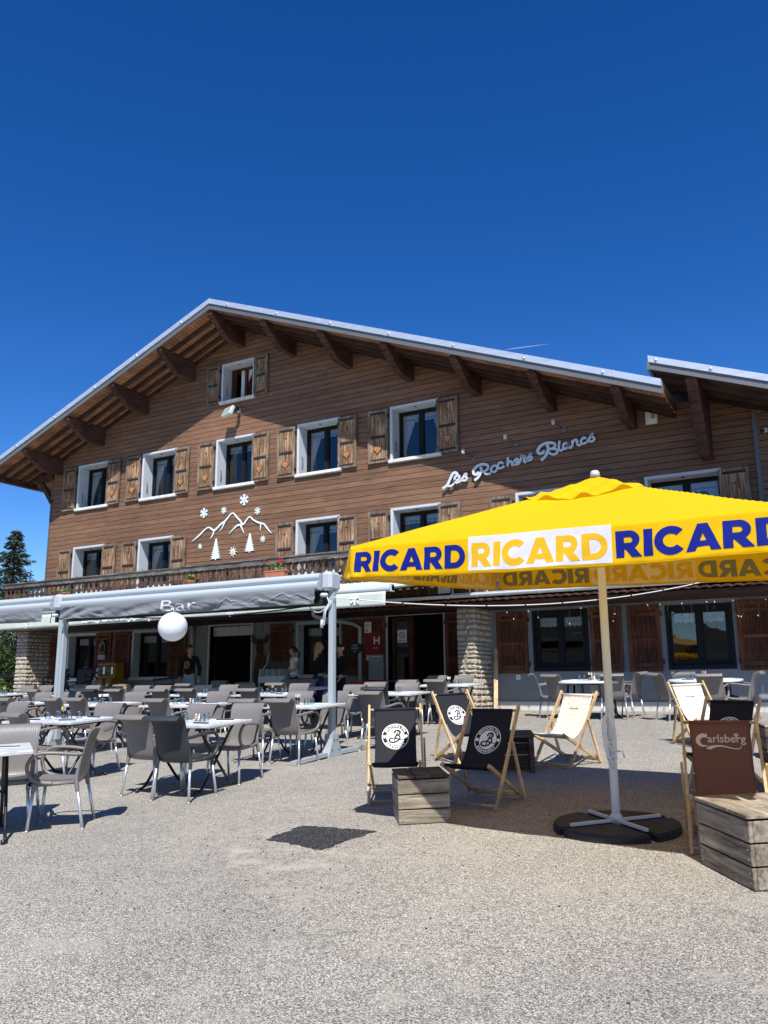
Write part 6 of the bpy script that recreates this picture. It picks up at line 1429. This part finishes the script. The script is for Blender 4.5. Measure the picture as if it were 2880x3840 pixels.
# gumball machine
o = empty('gumball_machine', (-19.55, 18.1, gz(18.1)), label='orange double gumball machine on a stand between the shutters', cat='vending machine')
MB().box(-.36, .36, -.18, .18, .0, .42, bev=.01).build('stand', m_frame, o)
MB().box(-.36, .36, -.18, .18, .86, 1.33, bev=.02).box(-.36, .36, .0, .18, .42, .87).build('cabinet', m_orange, o)
for s_ in (-1, 1):
    MB().box(s_ * .17 - .15, s_ * .17 + .15, -.26, -.185, .95, 1.25, bev=.04).build('globe_window', m_tumbler, o)
    c_ = MB()
    for _ in range(60): c_.lathe([(0, -.016), (.014, -.008), (.014, .008), (0, .016)], 6, c=(s_ * .17 + rnd.uniform(-.12, .12), -.21 + rnd.uniform(-.02, .02), .98 + rnd.random() * .2))
    c_.build('toy_capsules', m_printp, o)
    MB().box(s_ * .17 - .13, s_ * .17 + .13, -.26, -.0, .45, .86, bev=.02).build('dispenser', m_orange, o); MB().lathe([(0, -.01), (.07, -.01), (.07, .01), (0, .01)], 14, M=Matrix.Translation((s_ * .17, -.27, .68)) @ Matrix.Rotation(R(90), 4, 'X')).build('coin_dial', m_alu, o)
MB().box(-.38, .38, -.2, .2, 1.33, 1.37, bev=.01).build('lid', m_redp, o)
# condiment / cutlery stand with posts
o = empty('cutlery_stand', (-12.55, 17.0, gz(17.0)), label='grey sloping cutlery stand beside the moose carving', cat='stand')
MB().prism([(-.3, .75), (.3, .75), (.3, 1.05), (-.3, .9)], lambda y, z: (-.4, y, z), (.8, 0, 0)).build('tray_box', m_gutter, o)
for k in range(4): MB().box(-.38 + k * .2, -.36 + k * .2, -.29, .29, .9, 1.08).build('divider', m_printp, o)
MB().box(-.35, .4, .0, .3, 1.07, 1.28, bev=.01).build('upper_box', m_bsteel, o)
for x in (-.38, .38): MB().tube([(x, -.28, 0), (x, -.28, .95), (x, .0, 1.2), (x, .1, 1.5)], .014, 8).build('side_tube', m_gutter, o)
# parasol bench at left under window
o = empty('folded_pushchair', (-15.3, 15.9, gz(15.9)), label='dark folded pushchair frame standing before the left window', cat='pushchair')
MB().tube([(-.35, 0, .9), (.35, .02, .95)], .03, 8).build('handle', m_black, o); MB().tube([(-.33, 0, .9), (-.2, .3, .1)], .014, 8).tube([(.33, 0, .9), (.2, .3, .1)], .014, 8).build('frame', m_black, o); MB().box(-.26, .26, .05, .2, .35, .8, bev=.03).build('seat', m_tblack, o)
for s_ in (-1, 1): MB().lathe([(.0, -.02), (.09, -.02), (.09, .02), (0, .02)], 16, M=Matrix.Translation((s_ * .25, .3, .1)) @ Matrix.Rotation(R(90), 4, 'Y')).build('wheel', m_black, o)
# checked cloth table behind the women
o = empty('checked_side_table', (-9.95, 17.2, gz(17.2)), label='small table with a red checked cloth in the shade before the shutter', cat='table')
MB().box(-.45, .45, -.3, .3, .74, .76, bev=.005).box(-.455, .455, -.305, -.298, .45, .75).build('tablecloth', m_check, o)
for sx in (-1, 1):
    for sy in (-1, 1): MB().tube([(sx * .38, sy * .24, .74), (sx * .4, sy * .26, 0)], .02, 8).build('leg', m_bsteel, o)
o = empty('paper_board', (-10.35, 18.0, gz(18.0)), label='white menu board leaning behind the checked table', cat='board'); MB().box(-.2, .2, -.02, .02, .75, 1.35).build('panel', m_render, o); MB().box(-.17, .17, -.026, -.02, 1.3, 1.32).box(-.17, .1, -.026, -.02, 1.2, 1.21).build('ruled_lines', m_gutter, o)

# ================================================================= PEOPLE
def skin(chains, ma, name, parent, sub=1):
    vs, es, rs = [], [], []; idx = {}
    for ch in chains:
        prev = None
        for (p_, r_) in ch:
            key = tuple(round(c_, 4) for c_ in p_)
            if key not in idx: idx[key] = len(vs); vs.append(p_); rs.append(r_)
            if prev is not None: es.append((prev, idx[key]))
            prev = idx[key]
    me = bpy.data.meshes.new(name); me.from_pydata(vs, es, []); o = bpy.data.objects.new(name, me); col.objects.link(o)
    md = o.modifiers.new('s', 'SKIN'); sd_ = o.modifiers.new('u', 'SUBSURF'); sd_.levels = sub; sd_.render_levels = sub
    for i, v in enumerate(me.skin_vertices[0].data): v.radius = (rs[i], rs[i]) if not isinstance(rs[i], tuple) else rs[i]; v.use_root = i == 0
    dg = bpy.context.evaluated_depsgraph_get(); dg.update(); m2 = bpy.data.meshes.new_from_object(o.evaluated_get(dg)); bpy.data.objects.remove(o)
    m2.materials.clear(); m2.materials.append(ma)
    for p_ in m2.polygons: p_.use_smooth = True; p_.material_index = 0
    q = bpy.data.objects.new(name, m2); col.objects.link(q)
    if parent: q.parent = parent
    return q
def person(x, y, rz, H_, label, top, topm, bottom, botm, hairm, hair, armL, armR, headturn=0, shoe=m_black, sleeves=1):
    k = H_ / 1.68; P = lambda a, b, c: (a * k, b * k, c * k); arms = {}
    for s_, ar in ((-1, armL), (1, armR)): arms[s_] = [P(s_ * .17, 0, 1.38)] + [P(*a) for a in ar]
    pelvis = P(0, 0, .93); ch = [[(pelvis, (.135 * k, .10 * k)), (P(0, .01, 1.08), (.115 * k, .085 * k)), (P(0, 0, 1.26), (.14 * k, .10 * k)), (P(0, 0, 1.38), (.10 * k, .075 * k)), (P(0, .0, 1.45), .052 * k), (P(0, .015, 1.52), .052 * k)]]
    for s_ in (-1, 1):
        a = arms[s_]; ch.append([(P(0, 0, 1.38), (.10 * k, .075 * k)), (a[0], .052 * k), (a[1], .040 * k), (a[2], .026 * k)])
        ch.append([(pelvis, (.135 * k, .10 * k)), (P(s_ * .09, 0, .86), .088 * k), (P(s_ * .10, .01, .48), .058 * k), (P(s_ * .105, -.01, .10), .036 * k), (P(s_ * .11, .12, .03), .032 * k)])
        hx, hy, hz = a[2]; d = (Vector(a[2]) - Vector(a[1])).normalized()
        pm = Vector(a[2]) + d * .07 * k; ch[-2].append((tuple(pm), (.030 * k, .016 * k)))
        side_ = d.cross(Vector((0, 1, 0))); side_ = side_.normalized() if side_.length > .1 else Vector((1, 0, 0))
        for q in range(4): 
            b0 = pm + side_ * (q - 1.5) * .017 * k; ch.append([(tuple(pm), (.030 * k, .016 * k)), (tuple(b0 + d * .04 * k), .009 * k), (tuple(b0 + d * (.07 + .012 * (q in (1, 2))) * k + Vector((0, .012, 0)) * k), .008 * k)])
        ch.append([(a[2], .026 * k), (tuple(Vector(a[2]) + d * .04 * k + side_ * .035 * k * -s_), .011 * k), (tuple(Vector(a[2]) + d * .075 * k + side_ * .045 * k * -s_), .009 * k)])
    root = skin(ch, m_skin, 'person', None); tag(root, label, 'person')
    # head
    hc = Matrix.Translation(P(0, .025, 1.585)) @ Matrix.Rotation(headturn, 4, 'Z') @ Matrix.Scale(k, 4)
    hd = MB()
    def hf(u, v):
        th_ = math.pi * v; ph = 2 * math.pi * u; x_ = .074 * math.sin(th_) * math.sin(ph); y_ = .094 * math.sin(th_) * math.cos(ph); z_ = .115 * math.cos(th_)
        if z_ < 0: x_ *= 1 + z_ * 2.6; y_ = y_ * (1 + z_ * 1.6) + .012 * (-z_ / .11)
        fr_ = max(0, math.cos(ph)); y_ += .026 * math.exp(-((u if u < .5 else u - 1) / .035) ** 2) * math.exp(-((z_ + .012) / .022) ** 2)
        y_ -= .008 * math.exp(-((abs(u if u < .5 else u - 1) - .065) / .03) ** 2) * math.exp(-((z_ - .012) / .012) ** 2)
        return hc @ Vector((x_, y_, z_))
    hd.grid(48, 30, hf); hdo = hd.build('head', m_skin, root)
    for s_ in (-1, 1):
        MB().lathe([(0, -.012), (.010, -.005), (.010, .005), (0, .012)], 10, M=hc @ Matrix.Translation((s_ * .030, .078, .012))).build('eye', m_eye, hdo)
        MB().tube([hc @ Vector((s_ * .073, -.0, .03)), hc @ Vector((s_ * .083, -.01, .02)), hc @ Vector((s_ * .08, -.006, -.02)), hc @ Vector((s_ * .071, .0, -.03))], .009 * k, 6).build('ear', m_skin, hdo)
    MB().tube([hc @ Vector((-.024, .080, -.052)), hc @ Vector((0, .088, -.05)), hc @ Vector((.024, .080, -.052))], .006 * k, 6).build('mouth', m_lips, hdo)
    hr = MB()
    def hairf(u, v):
        th_ = math.pi * .62 * v; ph = 2 * math.pi * u; back = -math.cos(ph); lim = 1 if back > -.25 else .62; th_ *= lim
        return hc @ Vector((.084 * math.sin(th_) * math.sin(ph), -.008 + .102 * math.sin(th_) * math.cos(ph), .012 + .118 * math.cos(th_) + .003 * math.sin(ph * 30)))
    hr.grid(40, 14, hairf)
    if hair == 'long':
        for q in range(26):
            t = R(-100 + 200 * q / 25); sx, sy = math.sin(t) * .078, -math.cos(t) * .088
            hr.tube([hc @ Vector((sx, sy, .04)), hc @ Vector((sx * 1.15, sy - .02, -.10)), hc @ Vector((sx * .95 + rnd.uniform(-.02, .02), sy - .03, -.26)), hc @ Vector((sx * .7 + rnd.uniform(-.03, .03), sy - .02, -.36 - rnd.random() * .1))], [.016 * k, .018 * k, .014 * k, .005 * k], 6)
    if hair == 'tail':
        for q in range(10): hr.tube([hc @ Vector((rnd.uniform(-.02, .02), -.09, .03)), hc @ Vector((rnd.uniform(-.03, .03), -.15, -.03)), hc @ Vector((rnd.uniform(-.03, .03), -.13, -.18)), hc @ Vector((rnd.uniform(-.03, .03), -.10, -.30))], [.014, .02, .016, .005], 6)
    if hair == 'bun': hr.lathe([(.001 + .045 * math.sin(math.pi * q / 10), -.045 * math.cos(math.pi * q / 10)) for q in range(11)], 14, M=hc @ Matrix.Translation((0, -.11, .02)))
    hr.build('hair', hairm, root)
    # clothes
    e = .013; tc_ = [[(P(0, 0, .90), (.165 * k, .13 * k)), (P(0, .01, 1.08), (.128 * k + e, .098 * k + e)), (P(0, 0, 1.26), (.14 * k + e, .10 * k + e)), (P(0, 0, 1.37), (.105 * k + e, .08 * k + e)), (P(0, 0, 1.435), (.062 * k, .060 * k))]]
    for s_ in (-1, 1):
        a = arms[s_]; c_ = [(P(0, 0, 1.37), (.105 * k + e, .08 * k + e)), (a[0], .058 * k + e * .7)]
        if sleeves > .5: c_ += [(a[1], .046 * k + e), (tuple(Vector(a[1]).lerp(Vector(a[2]), .92)), .034 * k + e * .6)]
        else: c_ += [(tuple(Vector(a[0]).lerp(Vector(a[1]), .45)), .052 * k + e * .8)]
        tc_.append(c_)
    skin(tc_, topm, top, root)
    bc = [[(P(0, 0, 1.0), (.135 * k, .10 * k)), (P(0, 0, .93), (.15 * k, .115 * k))]]
    for s_ in (-1, 1):
        c_ = [(P(0, 0, .93), (.15 * k, .115 * k)), (P(s_ * .092, 0, .84), .098 * k)]
        c_ += [(P(s_ * .10, .0, .62), .090 * k)] if bottom == 'shorts' else [(P(s_ * .10, .01, .48), .070 * k), (P(s_ * .105, -.01, .08), .055 * k)]
        bc.append(c_)
    skin(bc, botm, bottom, root)
    for s_ in (-1, 1): MB().box(s_ * .11 - .045, s_ * .11 + .045, -.07, .19, .0, .075, M=Matrix.Scale(k, 4), bev=.02).build('shoe', shoe, root)
    place(root, x, y, rz, slope=False); return root, hc, hdo
r_, hc, _ = person(-15.0, 16.5, R(200), 1.72, 'woman in a black printed sweatshirt and light denim shorts walking in the shade, looking right', 'sweatshirt', m_tblack, 'shorts', m_denim, m_hairb, 'bun', [(-.26, -.02, 1.13), (-.27, .06, .90)], [(.26, -.04, 1.13), (.28, -.06, .90)], R(70))
o = MB(); o.prism([(.075 * math.cos(t * .4), .095 * math.sin(t * .4)) for t in range(16)], lambda a, b: (a + .02, .157, 1.24 + b), (0, .004, 0)); o = o.build('round_print', m_orange, r_)
MB().box(-.015, .055, .158, .166, 1.2, 1.28).box(0, .03, .158, .166, 1.28, 1.31).box(-.03, .0, .158, .166, 1.17, 1.22).build('print_figure', m_black, o)
person(-11.95, 16.8, R(140), 1.60, 'dark haired woman in a white T-shirt with folded arms looking left', 'tshirt', m_twhite, 'trousers', m_tblack, m_hairk, 'tail', [(-.25, .02, 1.12), (-.02, .19, 1.08)], [(.25, .02, 1.12), (.02, .21, 1.10)], R(-30), sleeves=0)
person(-10.85, 16.2, R(-25), 1.67, 'woman with long blonde hair in a black top and dark jeans seen from behind', 'long_sleeved_top', m_tblack, 'trousers', m_jeans, m_blond, 'long', [(-.25, .02, 1.12), (-.2, .18, 1.05)], [(.25, .0, 1.12), (.25, .14, .98)], R(-25))
r_, hc, _ = person(-10.3, 16.3, R(150), 1.60, 'woman in black with a white flower in her dark hair, half behind the awning post', 'long_sleeved_top', m_tblack, 'trousers', m_tblack, m_hairk, 'bun', [(-.25, -.02, 1.12), (-.22, .1, .95)], [(.26, -.03, 1.12), (.12, -.13, 1.0)], R(40))
mb = MB(); q = hc @ Vector((-.08, .02, .03)); mb.add([(q.x - .02 + a, q.y + .0, q.z + b) for a, b in star2d(5, .038, .016)] + [(q.x - .03, q.y + b * 1, q.z + a) for a, b in star2d(5, .036, .016)], [tuple(range(10)), tuple(range(10, 20))]); mb.build('hair_flower', m_twhite, r_)

# ================================================================= TREES LEFT OF THE HOUSE
def spruce(x, y, h, rad, seed, label):
    q = random.Random(seed); z0 = gz(y) - .3; o = empty('spruce_tree', (x, y, z0), label=label, cat='tree')
    MB().tube([(0, 0, 0), (.05, 0, h * .5), (0, 0, h)], [h * .022, h * .012, .02], 8).build('trunk', m_bark, o)
    c = MB(); br = MB(); z = .5
    while z < h - .05:
        t = z / h; L_ = rad * (1 - t) ** .8 * q.uniform(.75, 1.12) + .08; a0 = q.uniform(0, 6.28); nb = q.choice((5, 6, 7))
        for k in range(nb):
            a = a0 + 6.283 * k / nb + q.uniform(-.3, .3); l_ = L_ * q.uniform(.7, 1.1); dr = -.22 * l_ + q.uniform(-.06, .1); ca, sa = math.cos(a), math.sin(a)
            if l_ > .4: br.tube([(0, 0, z), (ca * l_ * .5, sa * l_ * .5, z + dr * .7), (ca * l_, sa * l_, z + dr * .6)], [.02, .014, .005], 4, False)
            n = int(10 + l_ * 26)
            for j in range(n):
                s_ = (j + q.random()) / n; p_ = Vector((ca * l_ * s_, sa * l_ * s_, z + dr * math.sin(s_ * 2.2))); w_ = .30 * l_ * (1 - s_ * .75) * q.uniform(-1, 1)
                p_ += Vector((-sa * w_, ca * w_, -abs(w_) * .35 + q.uniform(-.07, .03)))
                d = Vector((ca + -sa * q.uniform(-1, 1), sa + ca * q.uniform(-1, 1), q.uniform(-.75, .05))).normalized(); sz = q.uniform(.10, .20); sd_ = d.cross(Vector((q.uniform(-1, 1), q.uniform(-1, 1), q.uniform(-1, 1)))).normalized() * sz * .22
                c.add([p_ - sd_, p_ + sd_, p_ + d * sz + sd_ * .4, p_ + d * sz * 1.1 - sd_ * .3], [(0, 1, 2, 3)])
        z += .13 + .11 * (1 - t)
    c.build('crown', m_spruce, o); br.build('branches', m_bark, o)
spruce(-32.4, 24.0, 7.6, 2.7, 4, 'tall dark spruce tree left of the house corner')
spruce(-31.6, 21.8, 4.6, 2.3, 9, 'lower spruce tree standing before the tall one at the left edge')
def bush(x, y, r_, seed, label, ma, n=2600, nm='leafy_bush', cat='bush'):
    q = random.Random(seed); o = empty(nm, (x, y, gz(y)), label=label, cat=cat); c = MB(); cl = [(Vector((q.uniform(-r_, r_), q.uniform(-r_, r_) * .7, q.uniform(.2, 1.7) * r_ * .8)), q.uniform(.25, .5) * r_) for _ in range(16)]
    for _ in range(n):
        ce, cr = q.choice(cl); v = Vector((q.gauss(0, 1), q.gauss(0, 1), q.gauss(0, 1))).normalized() * cr * q.uniform(.6, 1.05); p_ = ce + v; s_ = q.uniform(.05, .1)
        a = (v.normalized() + Vector((q.uniform(-.8, .8), q.uniform(-.8, .8), q.uniform(-.3, 1)))).normalized(); u_ = a.orthogonal().normalized(); w_ = a.cross(u_)
        c.add([p_ + u_ * s_, p_ + w_ * s_ * .6, p_ - u_ * s_, p_ - w_ * s_ * .6], [(0, 1, 2, 3)])
    c.build('foliage', ma, o)
    st = MB()
    for ce, cr in cl: st.tube([(0, 0, 0), (ce.x * .4, ce.y * .4, ce.z * .5), tuple(ce)], [.05, .03, .01], 5)
    st.build('stems', m_bark, o)
bush(-27.6, 20.4, 1.4, 3, 'bright green leafy bush beyond the dark railing at the left edge', m_bush, 3600)
bush(-29.8, 21.5, 1.9, 8, 'dark shrub below the spruce trees at the left edge', m_spruce, 3600)
# low trees farther behind to close the gap
bush(-33, 23.5, 2.4, 5, 'dense dark shrub at the foot of the tall spruce', m_spruce, 4200)
fe = empty('dark_railing', (-25.5, 18.6, gz(18.6)), label='dark timber railing left of the stone pillar', cat='railing')
MB().bar((-2.2, 0, .98), (2.0, .1, .98), .06, .12).build('top_rail', m_frame, fe)
for x in (-2, -.2, 1.8): MB().box(x - .06, x + .06, -.06, .06, 0, .95).build('post', m_frame, fe)
# far contrail
ct = MB()
def skyp(px, py, d):
    v = (RT * (px - 1440) + UP * (1920 - py) + FW * 3124.73).normalized(); return Vector((0, 0, 1.529)) + v * d
a = skyp(2055, 1290, 1500); b = skyp(1890, 1312, 1500)
ct.tube([a, a.lerp(b, .4), a.lerp(b, .75), b], [.25, .6, .7, .1], 6)
M_ = bpy.data.materials.new('thin_vapour'); M_.use_nodes = True; n_ = M_.node_tree.nodes; t_ = n_.new('ShaderNodeBsdfTransparent'); d_ = n_['Principled BSDF']; d_.inputs['Base Color'].default_value = (.9, .9, .9, 1); mx = n_.new('ShaderNodeMixShader'); mx.inputs[0].default_value = .28
M_.node_tree.links.new(t_.outputs[0], mx.inputs[1]); M_.node_tree.links.new(d_.outputs[0], mx.inputs[2]); M_.node_tree.links.new(mx.outputs[0], n_['Material Output'].inputs['Surface'])
ctr = ct.build('vapour_trail', M_); tag(ctr, 'thin white aircraft vapour trail high in the blue sky above the roof', 'vapour trail')
bpy.context.view_layer.update()
